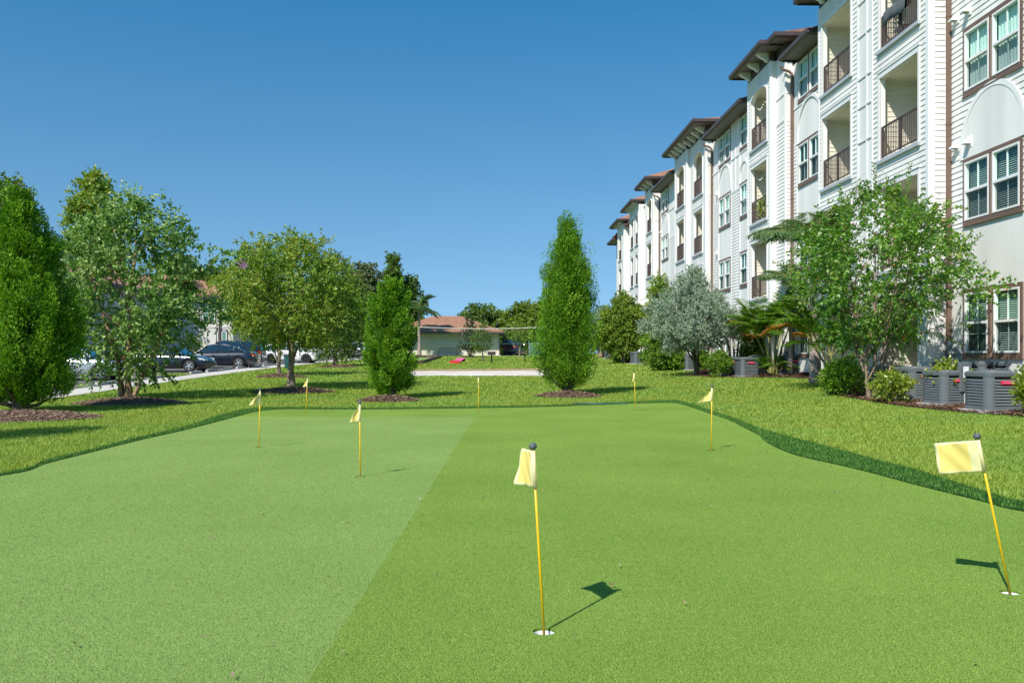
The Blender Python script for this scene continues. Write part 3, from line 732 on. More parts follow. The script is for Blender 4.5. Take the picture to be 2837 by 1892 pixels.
def balcony(Xp, ya, yb, zf, zh, arch=0.0, rail=True, depth_=1.55, door=True, posts=2):
    """recess behind the facade opening ya..yb (near..far)"""
    a, b = min(ya, yb), max(ya, yb); m = MB(); xi = Xp + depth_; e = 0.25
    zt = zh + 0.02
    m.quad((xi, a-e, zf), (xi, b+e, zf), (xi, b+e, zt), (xi, a-e, zt))                     # back
    m.quad((Xp+.16, a-e, zf), (xi, a-e, zf), (xi, a-e, zt), (Xp+.16, a-e, zt)); m.quad((Xp+.16, b+e, zf), (xi, b+e, zf), (xi, b+e, zt), (Xp+.16, b+e, zt))
    m.quad((Xp+.02, a-e, zt), (xi, a-e, zt), (xi, b+e, zt), (Xp+.02, b+e, zt))
    m.quad((Xp+.02, a-e, zf+.002), (xi, a-e, zf+.002), (xi, b+e, zf+.002), (Xp+.02, b+e, zf+.002))
    nl = int((zt - zf) / LAP)
    for i in range(1, nl): m.box(xi - 0.015, xi, a-e, b+e, zf + i*LAP, zf + i*LAP + 0.03); m.box(Xp+.2, xi - .02, b+e-0.015, b+e, zf + i*LAP, zf + i*LAP + 0.03)
    bo = B(m.build("balcony", M['inner']))
    # jambs, head and casing round the opening
    m = MB(); zj = zh - arch
    m.box(Xp - 0.01, Xp + 0.16, a - 0.02, a, zf, zj); m.box(Xp - 0.01, Xp + 0.16, b, b + 0.02, zf, zj)
    cw = 0.11
    m.box(Xp - 0.045, Xp, a - cw, a, zf - 0.05, zj); m.box(Xp - 0.045, Xp, b, b + cw, zf - 0.05, zj)
    if arch:
        pi = arch_pts(a, b, zj, arch); po = arch_pts(a - cw, b + cw, zj, arch + cw)
        for (p0, p1, q0, q1) in zip(pi, pi[1:], po, po[1:]):
            for x in (Xp - 0.045,):
                m.quad((x, p0[0], p0[1]), (x, p1[0], p1[1]), (x, q1[0], q1[1]), (x, q0[0], q0[1]))
            m.quad((Xp-0.045, p0[0], p0[1]), (Xp-0.045, p1[0], p1[1]), (Xp+.16, p1[0], p1[1]), (Xp+.16, p0[0], p0[1]))
            m.quad((Xp-0.045, q0[0], q0[1]), (Xp-0.045, q1[0], q1[1]), (Xp, q1[0], q1[1]), (Xp, q0[0], q0[1]))
    else:
        m.box(Xp - 0.045, Xp, a - cw, b + cw, zh, zh + 0.16); m.box(Xp - 0.07, Xp, a - cw - 0.03, b + cw + 0.03, zh + 0.16, zh + 0.2)
        m.box(Xp - 0.01, Xp + 0.16, a, b, zh, zh + 0.02)
    KEEP(m.build("casing", M['trim']), bo)
    m = MB(); m.box(Xp - 0.10, Xp + 0.1, a - cw - 0.02, b + cw + 0.02, zf - 0.16, zf - 0.055)
    if zf > 1: KEEP(m.build("ledge", M['ledge']), bo)
    if door:
        m = MB(); dc = a + (b-a)*0.30
        m.box(xi - 0.05, xi, dc-0.5, dc-0.42, zf, zf+2.12); m.box(xi - 0.05, xi, dc+0.42, dc+0.5, zf, zf+2.12); m.box(xi - 0.05, xi, dc-0.5, dc+0.5, zf+2.12, zf+2.2)
        m.box(xi - 0.03, xi, dc-0.42, dc+0.42, zf, zf+2.12)
        KEEP(m.build("door", M['inner']), bo)
    if rail and zf > 1:
        m = MB(); xr = Xp + 0.05; h = 1.02
        m.box(xr-0.025, xr+0.025, a, b, zf+h-0.05, zf+h); m.box(xr-0.018, xr+0.018, a, b, zf+0.07, zf+0.11); 
        n = max(4, int((b-a)/0.115))
        for j in range(1, n): 
            y = a + (b-a)*j/n; m.box(xr-0.010, xr+0.010, y-0.010, y+0.010, zf+0.11, zf+h-0.05)
        for y in [a+0.03, b-0.03] + [a+(b-a)*j/posts for j in range(1, posts)]: m.box(xr-0.03, xr+0.03, y-0.03, y+0.03, zf, zf+h-.05)
        KEEP(m.build("railing", M['rail']), bo)
    return bo
def spandrel(mb, Xp, a, b, zj, arch, zt, lap=True):
    """wall left between the arch curve and the rectangle a..b, zj..zt"""
    p = arch_pts(a, b, zj, arch, 24)
    for q0, q1 in zip(p, p[1:]):
        mb.quad((Xp - .004, q0[0], q0[1]), (Xp - .004, q1[0], q1[1]), (Xp - .004, q1[0], zt), (Xp - .004, q0[0], zt))
def eave(name, poly, zs, over_z=0.30, mat_roof='shingle', rise=1.6, inset=None, back=None):
    """flat soffit over poly (plan), fascia round it and a sloped roof above"""
    m = MB(); n = len(poly)
    m.cur = 0; m.add([(x, y, zs) for x, y in poly], [tuple(range(n))])
    m.cur = 1
    c = np.mean(poly, 0)
    def off(p, k):  # push away from the centre line of the roof
        return p
    lo, hi = zs - 0.16, zs + 0.16
    for i in range(n):
        (xa, ya), (xb, yb) = poly[i], poly[(i+1) % n]
        d = Vector((xb-xa, yb-ya)); L_ = d.length
        if L_ < 1e-4: continue
        d /= L_; nn = Vector((d.y, -d.x))
        mid = Vector(((xa+xb)/2, (ya+yb)/2))
        m.add([(xa, ya, lo+.10), (xb, yb, lo+.10), (xb, yb, hi), (xa, ya, hi)], [(0,1,2,3)])
        # gutter, proud of the fascia
        g0 = 0.11
        ax_, ay_ = xa - d.x*0.0, ya - d.y*0.0
        m.add([(xa+nn.x*g0-d.x*g0, ya+nn.y*g0-d.y*g0, lo+.16), (xb+nn.x*g0+d.x*g0, yb+nn.y*g0+d.y*g0, lo+.16), (xb+nn.x*g0+d.x*g0, yb+nn.y*g0+d.y*g0, hi), (xa+nn.x*g0-d.x*g0, ya+nn.y*g0-d.y*g0, hi)], [(0,1,2,3)])
        m.add([(xa, ya, lo+.08), (xb, yb, lo+.08), (xb+nn.x*g0+d.x*g0, yb+nn.y*g0+d.y*g0, lo+.16), (xa+nn.x*g0-d.x*g0, ya+nn.y*g0-d.y*g0, lo+.16)], [(0,1,2,3)])
        m.add([(xa, ya, hi-.02), (xb, yb, hi-.02), (xb+nn.x*g0+d.x*g0, yb+nn.y*g0+d.y*g0, hi), (xa+nn.x*g0-d.x*g0, ya+nn.y*g0-d.y*g0, hi)], [(0,1,2,3)])
    m.cur = 2
    top = inset
    for i in range(n):
        a, b = poly[i], poly[(i+1) % n]; A, B_ = top[i], top[(i+1) % n]
        m.add([(a[0], a[1], hi), (b[0], b[1], hi), (B_[0], B_[1], hi+rise), (A[0], A[1], hi+rise)], [(0,1,2,3)])
    return B(m.build(name, [M['soffit'], M['dbrown'], M[mat_roof]]))
def corbel(Xp, y, zs):
    m = MB(); prof = [(0, 0), (-0.50, 0), (-0.50, -0.09), (-0.44, -0.11), (-0.40, -0.17), (-0.31, -0.20), (-0.24, -0.25), (-0.17, -0.27), (-0.12, -0.36), (0, -0.38)]
    n = len(prof)
    for w_, x_ in ((0.10, 1.0),):
        m.add([(Xp + px, y - w_, zs + pz) for px, pz in prof] + [(Xp + px, y + w_, zs + pz) for px, pz in prof],
              [tuple(range(n)), tuple(reversed(range(n, 2*n)))] + [(i, (i+1) % n, n+(i+1) % n, n+i) for i in range(n)])
    m.box(Xp - 0.53, Xp, y - 0.13, y + 0.13, zs - 0.055, zs - 0.002)
    return B(m.build("corbel", M['trim']))
def downspout(Xp, y, zb, zt, reach=0.55):
    m = MB()
    m.box(Xp - 0.12, Xp - 0.02, y - 0.065, y + 0.065, zb, zt - 0.45)
    m.tube([(Xp-0.07, y, zt-0.46), (Xp-0.09, y, zt-0.36), (Xp-0.2, y, zt-0.26), (Xp-reach+0.05, y, zt-0.18), (Xp-reach, y, zt-0.05)], 0.06, 8)
    for z in np.arange(zb+1.5, zt-1, 3.0): m.box(Xp-0.126, Xp-0.005, y-0.075, y+0.075, z, z+0.05)
    return B(m.build("downspout", M['brown']))
def zb(y, X=LM): return g(X, y) - 0.1
ZS = 13.56; ZTOP = 14.18; ZSB = 14.62     # soffit of the main eave, top of the bay walls, soffit of the bays

random.seed(4)
walls = MB(); panels = MB(); trims = MB()
def frieze(*q):
    m = MB(); m.box(*q); B(m.build('frieze', M['dbrown']))
# ---- bay 1 (nearest, two balcony stacks)
def bay(Xp, px_far, px_near, openings, arch4, px_pan=None, Xmain=LM, side=True, near_y=None):
    yf, yn = yX(px_far, Xp), yX(px_near, Xp)
    holes = []
    for (pa, pb) in openings:
        a, b = yX(pb, Xp), yX(pa, Xp)
        for k_, zf in enumerate(FLO):
            zh = zf + 2.54
            ar = 0.42 if (arch4 and k_ == 3) else 0.0
            holes.append((a, b, zf - 0.0, zh))
            if ar: spandrel(walls, Xp, a, b, zh - ar, ar, zh)
            balcony(Xp, a, b, zf, zh, ar)
    if px_pan:
        pa, pb = yX(px_pan[1], Xp), yX(px_pan[0], Xp)
        holes.append((pa, pb, 0, 20))
        panels.quad((Xp-.012, pa, zb(pa)), (Xp-.012, pb, zb(pb)), (Xp-.012, pb, ZTOP), (Xp-.012, pa, ZTOP))
        for e in (pa + 0.04, pb - 0.04, pa + (pb-pa)*0.38): trims.box(Xp-.04, Xp-.012, e-0.05, e+0.05, 3.2, ZTOP)
        for z in (4.9, 6.0, 6.9, 8.3, 9.45, 10.4, 11.8, 12.9): trims.box(Xp-.045, Xp-.013, pa+.09, pb-.09, z, z+0.06)
    wallX(walls, Xp, yn, yf, 3.25, ZTOP, holes)
    wallX(panels, Xp - 0.01, yn, yf, zb(yn), 3.25, holes, lap=False)
    trims.box(Xp - 0.05, Xp, yn, yf, 3.2, 3.34)
    trims.box(Xp - 0.035, Xp + 0.1, yn - 0.035, yn + 0.12, zb(yn), ZTOP); trims.box(Xp - 0.035, Xp + 0.05, yf - 0.12, yf, zb(yf), ZTOP)
    # frieze under the bay roof
    frieze(Xp, Xp + 0.2, yn + 0.02, yf - 0.02, ZTOP, ZSB)
    return yn, yf
b1n, b1f = bay(LB, 2268.7, 2573, [(2280, 2358.6), (2439, 2546)], False, (2377, 2420))
wallY(walls, b1n, LB, LM, 3.25, ZTOP); wallY(panels, b1n, LB, LM, zb(b1n), 3.25, False)
trims.box(LB+.1, LB + 0.16, b1n - 0.034, b1n, zb(b1n), ZTOP); trims.box(LM - 0.1, LM + .0, b1n - 0.033, b1n, 3.3, ZTOP)
trims.box(LB+.16, LM-.1, b1n - 0.03, b1n, 11.05, 11.15)
b2n, b2f = bay(LB, 2072, 2134.6, [(2081.5, 2125.6)], True)
X2 = 12.50; y2b = b2n; y2n = yX(2176, X2)
wallY(panels, b2n, LB, X2, zb(b2n), ZTOP, False)
wallX(walls, X2, y2n, b2n, 3.2, 11.3); wallX(panels, X2 - .004, y2n, b2n, 11.3, ZTOP, lap=False); wallX(panels, X2 - .004, y2n, b2n, zb(b2n), 3.2, lap=False)
wallY(walls, y2n, X2, LM, 3.2, 11.3); wallY(panels, y2n - .004, X2, LM, 11.3, ZTOP, False); wallY(panels, y2n - .004, X2, LM, zb(b2n), 3.2, False)
trims.box(X2-.03, X2+.05, y2n-.03, y2n+.08, zb(y2n), ZTOP); trims.box(X2-.04, X2, y2n+.08, b2n, 11.28, 11.36); trims.box(X2-.04, X2, y2n+.08, b2n, 12.4, 12.45)
trims.box(X2+.05, LM-.12, y2n-.03, y2n, 12.42, 12.47); frieze(X2, X2+.2, y2n, b2n, ZTOP, ZSB)
X3 = 12.44
b3n, b3m = bay(X3, 1912, 1956, [(1922, 1947)], True)
b3q, b3f = bay(LB, 1870.4, 1903, [(1875, 1896.4)], True)
wallY(panels, b3q, LB, X3, zb(b3q), ZTOP, False); wallX(panels, X3, b3m - .05, b3q, zb(b3q), ZTOP, lap=False)
wallY(walls, b3n, X3, LM, 3.25, 10.6); wallY(panels, b3n, X3, LM, 10.6, ZTOP, False); wallY(panels, b3n, X3, LM, zb(b3n), 3.25, False)
trims.box(X3+.1, LM-.1, b3n-.03, b3n, 10.58, 10.66); trims.box(X3+.1, LM-.1, b3n-.03, b3n, 12.3, 12.36)
X4 = 12.32
b4n, b4f = bay(X4, 1787.8, 1810, [(1792.5, 1805.5)], True)
wallY(walls, b4n, X4, LM, 3.25, 9.8); wallY(panels, b4n, X4, LM, 9.8, ZTOP, False); wallY(panels, b4n, X4, LM, zb(b4n), 3.25, False)
trims.box(X4+.1, LM-.05, b4n-.03, b4n, 9.78, 9.88); trims.box(X4+.1, LM-.05, b4n-.03, b4n, 11.5, 11.6); trims.box(X4+.1, LM-.05, b4n-.03, b4n, 12.9, 13.0)
X5 = 12.62
b5n, b5f = bay(X5, 1745, 1771, [(1747.5, 1755.5), (1760.8, 1768.4)], False)
wallY(walls, b5n, X5, 13.3, 3.25, ZTOP); wallY(panels, b5n, X5, 13.3, zb(b5n), 3.25, False)
X6 = 13.0
b6n, b6f = bay(X6, 1711.6, 1728.6, [(1714.7, 1722.9)], False)
wallY(walls, b6n, X6, 13.8, 3.25, ZTOP); wallY(panels, b6n, X6, 13.8, zb(b6n), 3.25, False)
for y in (b6n - .05,): trims.box(X6+.1, 13.6, y, y+.02, 3.2, 3.3)

# ---- main facade between the bays
def main_section(ya, yb, wins, arch_floor, lapz, edges=()):
    """wins: list of (y_near, y_far, n, floors); siding between lapz on the strips not under windows"""
    holes = []
    for (a, b, n, floors) in wins:
        for k_ in floors:
            window(LM, a, b, WB[k_], WT[k_], n, blinds=(k_ < 2 or (k_ == 2 and 30 < a < 40)))
            holes.append((a, b, WB[k_], WT[k_]))
        # smooth panel column
        panels_h = [(a, b, WB[k_], WT[k_]) for k_ in floors]
        if arch_floor is not None and arch_floor in floors:
            zs = WT[arch_floor]; ar = min((b - a) * 0.52, WB[min(arch_floor+1, 3)] - zs - 0.35)
            pi = arch_pts(a, b, zs + 0.25, ar, 28); po = arch_pts(a - 0.14, b + 0.14, zs + 0.25, ar + 0.14, 28)
            m = MB()
            for x in (LM - 0.05,):
                for p0, p1, q0, q1 in zip(pi, pi[1:], po, po[1:]):
                    m.quad((x, p0[0], p0[1]), (x, p1[0], p1[1]), (x, q1[0], q1[1]), (x, q0[0], q0[1]))
                    m.quad((x, p0[0], p0[1]), (x, p1[0], p1[1]), (LM+.02, p1[0], p1[1]), (LM+.02, p0[0], p0[1]))
                    m.quad((x, q0[0], q0[1]), (x, q1[0], q1[1]), (LM, q1[0], q1[1]), (LM, q0[0], q0[1]))
            m.box(LM-.05, LM+.02, a - 0.14, a, zs, zs + 0.25); m.box(LM-.05, LM+.02, b, b + 0.14, zs, zs + 0.25)
            B(m.build("arch_trim", M['trim']))
    return holes
y_end = 9.0
# section 0: nearest
a0, a1 = yX(2836, LM), yX(2671, LM); S0e = b1n
h0 = main_section(y_end, S0e, [(a0, a1, 2, [1, 2, 3])], 1, None)
window(LM, a0, (a0+a1)/2 - .04, WB[0], WT[0], 1); window(LM, (a0+a1)/2 + .04, a1, WB[0], WT[0], 1)
wn_near = [(12.2, 14.6), (16.2, 18.2)]
for a, b in wn_near[1:]:
    for k_ in range(4): window(LM, a, b, WB[k_], WT[k_], 2); h0.append((a, b, WB[k_], WT[k_]))
h0 += [(a0, (a0+a1)/2 - .04, WB[0], WT[0]), ((a0+a1)/2 + .04, a1, WB[0], WT[0])]
arch_pan = (a0 - .02, a1 + .02, WT[1], WT[1] + 0.25 + 1.0)
wallX(walls, LM, y_end, S0e, WB[1], 11.2, h0 + [(a0 + .1, a1 - .1, WT[1], WT[1] + 0.9)])
panels.quad((LM-.001, a0, WT[1]), (LM-.001, a1, WT[1]), (LM-.001, a1, WT[1]+.95), (LM-.001, a0, WT[1]+.95))
pp = arch_pts(a0, a1, WT[1] + .25, min((a1-a0)*.52, WB[2]-WT[1]-.35), 28)
panels.add([(LM-.037, y, z) for y, z in pp], [tuple(range(len(pp)))]); panels.quad((LM-.037, a0, WT[1]), (LM-.037, a1, WT[1]), (LM-.037, a1, WT[1]+.25), (LM-.037, a0, WT[1]+.25))
wallX(panels, LM, y_end, S0e, zb(y_end), WB[1], h0, lap=False); wallX(panels, LM, y_end, S0e, 11.2, ZS, h0, lap=False)
trims.box(LM-.03, LM, a1 + 0.02, S0e, WB[0]-.06, WB[0]+.02); trims.box(LM-.02, LM, a1+.0, a1+.06, zb(20), WB[0]-.06)
trims.box(LM-.025, LM, y_end, S0e, 11.16, 11.26)
# section 1: between bay 1 and bay 2
S1a, S1b = b1f, y2n
w1a, w1b = yX(2277, LM), yX(2212.5, LM)
h1 = main_section(S1a, S1b, [(w1a, w1b, 2, [0, 1, 2, 3])], 2, None)
wallX(panels, LM, S1a, S1b, zb(35), ZS, h1, lap=False)
wallX(walls, LM - .004, w1b + 0.16, S1b, 3.3, 10.1, h1)
trims.box(LM-.03, LM, w1b+.14, S1b, 10.08, 10.16); trims.box(LM-.03, LM, S1a, S1b, 11.62, 11.70); trims.box(LM-.03, LM, w1b+.1, w1b+.17, 3.3, 10.1)
# section 2: between bay 2 and bay 3, a pair and a single
S2a, S2b = b2f, b3n
p2a, p2b = yX(2025.7, LM), yX(1992.8, LM); s2a, s2b = yX(2073.5, LM), yX(2051.4, LM)
h2 = main_section(S2a, S2b, [(p2a, p2b, 2, [0, 1, 2, 3]), (s2a, s2b, 1, [0, 1, 2, 3])], 2, None)
wallX(panels, LM, S2a, S2b, zb(45), ZS, h2, lap=False)
wallX(walls, LM - .004, s2b + .02, p2a - .02, 1.0, 9.9, h2); wallX(walls, LM - .004, p2b + .14, S2b, 1.0, 9.9, h2)
trims.box(LM-.035, LM, s2b+.02, p2a-.02, 9.88, 9.96); trims.box(LM-.035, LM, S2a, S2b, 11.62, 11.70)
for y in (s2b+.06, p2a-.06, p2b+.1, (s2b+p2a)/2): trims.box(LM-.03, LM, y-.035, y+.035, 9.96 if y == (s2b+p2a)/2 else 3.3, ZS-.02)
# section 3: between bay 3 and bay 4
S3a, S3b = b3f, b4n
p3a, p3b = yX(1852.8, LM), yX(1834.5, LM)
h3 = main_section(S3a, S3b, [(p3a, p3b, 2, [0, 1, 2, 3])], 2, None)
wallX(panels, LM, S3a, S3b, zb(64), ZS, h3, lap=False)
wallX(walls, LM - .004, S3a, p3a - .2, 3.3, 9.6, h3)
trims.box(LM-.035, LM, S3a, p3a-.2, 9.58, 9.66); trims.box(LM-.035, LM, S3a, S3b, 11.62, 11.7)
for y in (p3a-.12, p3b+.12): trims.box(LM-.03, LM, y-.035, y+.035, 3.3, 11.6)
# far return walls, back wall and core so that no light leaks through
wallX(panels, 13.3, b4f - 0.2, b5n, zb(72), ZTOP, lap=False); wallX(panels, 13.8, b5f - .2, b6n, zb(85), ZTOP, lap=False)
wallX(walls, 13.5, b6f, 97, 3.2, ZS)
core = MB(); core.box(14.6, 27, y_end + .2, 97, 0.5, ZS + .2); core.quad((LM, y_end, zb(9)), (28, y_end, zb(9)), (28, y_end, ZS), (LM, y_end, ZS)); core.quad((13.5, 97, zb(97)), (28, 97, zb(97)), (28, 97, ZS), (13.5, 97, ZS))
B(core.build("core", M['cream']))
wo_ = B(walls.build("wall", M['wall'])); B(panels.build("wall", M['cream'])); B(trims.build("trim", M['trim']))
# ---- roofs
def rect_roof(name, x0, ya, yb, zs, rise, run, mat='shingle', xb=20.0, hipa=True, hipb=True):
    poly = [(x0, ya), (x0, yb), (xb, yb), (xb, ya)]
    poly = poly[::-1]
    ia, ib = (ya + run if hipa else ya), (yb - run if hipb else yb)
    if ia > ib: ia = ib = (ya + yb) / 2
    ins = [(xb, ia), (xb, ib), (x0 + run, ib), (x0 + run, ia)]
    return eave(name, poly, zs, inset=ins, rise=rise, mat_roof=mat)
OV = 0.66
rect_roof("bay_roof", LB - OV, b1n - 0.8, b1f + 0.5, ZSB, 0.9, 4.2, 'shingle2')
rect_roof("bay_roof", LB - OV, b2n - 0.85, b2f + 0.5, ZSB, 0.9, 4.2, 'shingle2')
rect_roof("bay_roof", X2 - OV + .05, y2n - 0.65, b2n - 0.97, ZSB - .004, 0.7, 3.6, 'shingle2')
rect_roof("bay_roof", LB - OV, b3n - 0.75, b3f + 0.6, ZSB, 1.3, 4.0)
rect_roof("bay_roof", X4 - OV, b4n - 0.6, b4f + 0.75, ZSB, 1.3, 3.4)
rect_roof("bay_roof", X5 - OV, b5n - 0.1 + .0, b5f + 0.8, ZSB - .2, 1.6, 4.0)
rect_roof("bay_roof", X6 - OV, b6n - 0.6, b6f + 0.9, ZSB - .2, 1.6, 3.4)
for ya, yb in ((y_end - .6, b1n - .95), (b1f + .65, y2n - .8), (b2f + .65, b3n - .9), (b3f + .75, b4n - .75)):
    rect_roof("main_roof", LM - 0.72, ya, yb, ZS, 2.4, 6.5, 'shingle2', 20, False, False)
rect_roof("main_roof", 12.65, b6f + .9, 97.6, ZS - .3, 1.2, 2.5)
m = MB(); m.box(13.0, 28, y_end, 97, ZS + 0.3, ZS + 0.4); m.prism([(14, b1n), (27, b1n), (27, 96), (14, 96)], ZS + .4, ZS + 1.2); B(m.build("roof_deck", M['shingle2']))
for Xc, ya, yb, st in ((LB, b1n + .5, b1f - .5, 1.15), (LB, b2n + .35, b2f - .35, 1.25), (X3, b3n + .5, b3m - .3, 1.15), (LB, b3q + .3, b3f - .3, 1.15), (X4, b4n + .5, b4f - .5, 1.2), (X5, b5n + .6, b5f - .6, 1.0), (X6, b6n + .6, b6f - .6, 1.1)):
    n = max(2, int(round((yb - ya) / st)) + 1)
    for j in range(n): corbel(Xc, ya + (yb - ya) * j / (n - 1), ZSB if Xc < 12.6 else ZSB - .2)
# ---- downspouts, wall vents, meters
for y, zt in ((b1n - 0.14, ZS), (y2n - 0.16, ZS), (b3n - 0.18, ZS), (b4n - 0.25, ZS)): downspout(LM, y, zb(y), zt)
def vent(px, py, X=LM - .02):
    p = onX(px, py, X); m = MB(); s_ = 0.10
    m.box(X-.03, X+.01, p.y-.13, p.y+.13, p.z-.1, p.z+.2)
    m.add([(X-.03, p.y-s_, p.z+.16), (X-.03, p.y+s_, p.z+.16), (X-.20, p.y+s_, p.z+.02), (X-.20, p.y-s_, p.z+.02), (X-.20, p.y+s_, p.z-.02), (X-.20, p.y-s_, p.z-.02), (X-.03, p.y+s_, p.z-.02), (X-.03, p.y-s_, p.z-.02)],
          [(0,1,2,3), (3,2,4,5), (0,3,5,7), (1,2,4,6)])
    B(m.build("vent_hood", M['trim']))
for p in ((2651, 58), (2684, 34), (2654, 411), (2688, 398)): vent(*p)
for p in ((1987.5, 540), (1987.5, 703), (1833, 645)): vent(*p)
def meter(px, py):
    p = onX(px, py, LM); m = MB(); m.box(LM-.16, LM, p.y-.12, p.y+.12, p.z-.12, p.z+.24); m.lathe([(0.001, -.22), (.06, -.22), (.075, -.16)], (0, 0, 0), 12)
    b_ = len(m.v) - 36
    for i in range(b_, len(m.v)):
        x, y, z = m.v[i]; m.v[i] = (LM + z, p.y + x, p.z + .08 + y)
    o = B(m.build("meter_box", M['grey']))
    m = MB(); m.tube([(LM-.08, p.y, p.z-.12), (LM-.08, p.y, p.z-.3), (LM-.09, p.y-.12, p.z-.75), (LM-.09, p.y-.14, p.z-1.1)], .03, 8); KEEP(m.build("conduit", M['grey']), o)
meter(2647, 968); meter(2663, 968)
for p, q in ((onX(2000, 985, LM), 4),):
    pass
# ================================================================== vegetation
def unit(a): return a / np.maximum(np.linalg.norm(a, axis=-1, keepdims=True), 1e-9)
def leaves(name, P, D, L, W, mat, parent, rng, fold=0.12, tint=None, flat_up=0.35):
    """one creased diamond per leaf: P base points, D directions, L lengths, W widths"""
    n = len(P); D = unit(D)
    r_ = unit(rng.normal(size=(n, 3)) * np.array([1, 1, 0.6]) )
    up = np.array([0, 0, 1.0]); r_ = unit(r_ * (1 - flat_up) + up * flat_up)
    S = unit(np.cross(D, r_)); Nn = np.cross(S, D)
    L = np.broadcast_to(L, (n,))[:, None]; W = np.broadcast_to(W, (n,))[:, None]
    V = np.empty((n, 4, 3))
    V[:, 0] = P; V[:, 1] = P + D*L*0.45 + S*W*0.5 + Nn*W*fold; V[:, 2] = P + D*L; V[:, 3] = P + D*L*0.45 - S*W*0.5 + Nn*W*fold
    v = rng.beta(1.7, 1.9, n) if tint is None else np.clip(tint, 0, 1)
    return npmesh(name, V.reshape(-1, 3), np.arange(4*n).reshape(-1, 4), mat, parent, np.repeat(v, 4))
def sprays(C, out, n_twig, n_leaf, tl, rng, droop=0.25, spread=0.8, up=0.25, side=0.55, jit=0.25):
    """twigs leave each clump centre C, leaves sit along them; returns leaf bases, directions and clump index"""
    k = len(C); O = np.repeat(C, n_twig, 0) + rng.normal(size=(k*n_twig, 3)) * tl * jit
    T = unit(np.repeat(out, n_twig, 0) * 0.8 + rng.normal(size=(k*n_twig, 3)) * spread + np.array([0, 0, up]))
    ln = tl * rng.uniform(0.55, 1.25, k*n_twig)
    f = rng.uniform(0.12, 1.0, (k*n_twig, n_leaf))
    P = O[:, None] + T[:, None] * (ln[:, None] * f)[..., None]
    P[..., 2] -= droop * (f**2) * ln[:, None]
    sd = unit(np.cross(T, rng.normal(size=T.shape)))
    sg = rng.choice([-1.0, 1.0], (k*n_twig, n_leaf))
    D = T[:, None] * (1 - side) + sd[:, None] * (sg * side)[..., None] + rng.normal(size=P.shape) * 0.28 - np.array([0, 0, droop*0.5])
    ci = np.repeat(np.arange(k), n_twig * n_leaf)
    return P.reshape(-1, 3), D.reshape(-1, 3), ci
def crown_pts(n, prof, z0, z1, rng, inner=0.35, lump=0.22, off=(0, 0), sq=(1, 1)):
    """clump centres filling a crown: prof = [(t, radius)], t from 0 bottom to 1 top"""
    tt = np.array([p[0] for p in prof]); rr = np.array([p[1] for p in prof])
    t = np.empty(0)
    while len(t) < n:
        c = rng.uniform(0, 1, 4*n); w = np.interp(c, tt, rr) / rr.max()
        t = np.concatenate([t, c[rng.uniform(0, 1, 4*n) < w**1.3 + 0.06]])
    t = t[:n]; a = rng.uniform(0, 2*np.pi, n)
    ph = rng.uniform(0, 6.28, 6)
    lumpy = 1 + lump*(0.6*np.sin(2*a + ph[0] + 3*t) + 0.5*np.sin(3*a + ph[1] - 7*t) + 0.5*np.sin(5*a + ph[2] + 11*t) + 0.35*np.sin(23*t + ph[3] + a))
    f = np.sqrt(rng.uniform(inner**2, 1, n))
    r_ = np.interp(t, tt, rr) * lumpy * f
    P = np.column_stack([off[0] + r_*np.cos(a)*sq[0], off[1] + r_*np.sin(a)*sq[1], z0 + (z1 - z0)*t])
    return P, f, t
def limbs(mb, root, top, targets, r0, rng, n=14, bend=0.15):
    """limbs leave the trunk axis root-top and run out to some of the targets"""
    root = Vector(root); top = Vector(top)
    for i in range(n):
        q = Vector(targets[rng.integers(len(targets))])
        s_ = min(0.9, max(0.05, (q.z - root.z) / max(0.1, top.z - root.z) - rng.uniform(0.2, 0.5)))
        b = root.lerp(top, s_); mid = b.lerp(q, 0.5) + Vector((rng.normal()*bend, rng.normal()*bend, 0.15*(q-b).length))
        rr = r0 * (1 - 0.75*s_) * 0.6
        mb.tube([b, b.lerp(mid, .5) + Vector((0, 0, .04)), mid, q], [rr, rr*0.7, rr*0.5, rr*0.18], 6, False)
def trunk_tube(mb, pts, radii, rng, n=10, flare=1.5):
    """wobbly tapering trunk with a flared foot"""
    P = []; Rr = []; pts = [Vector(p) for p in pts]; k = len(pts)
    for i in range(k - 1):
        for j in range(5):
            t = j/5; p = pts[i].lerp(pts[i+1], t); r_ = radii[i]*(1-t) + radii[i+1]*t
            if i == 0 and j < 3: r_ *= 1 + (flare - 1) * (1 - t/0.6)**2
            if P: p = p + Vector((rng.normal()*r_*.12, rng.normal()*r_*.12, 0))
            P.append(p); Rr.append(r_ * (1 + rng.normal()*.05))
    P.append(pts[-1]); Rr.append(radii[-1])
    mb.tube(P, Rr, n)
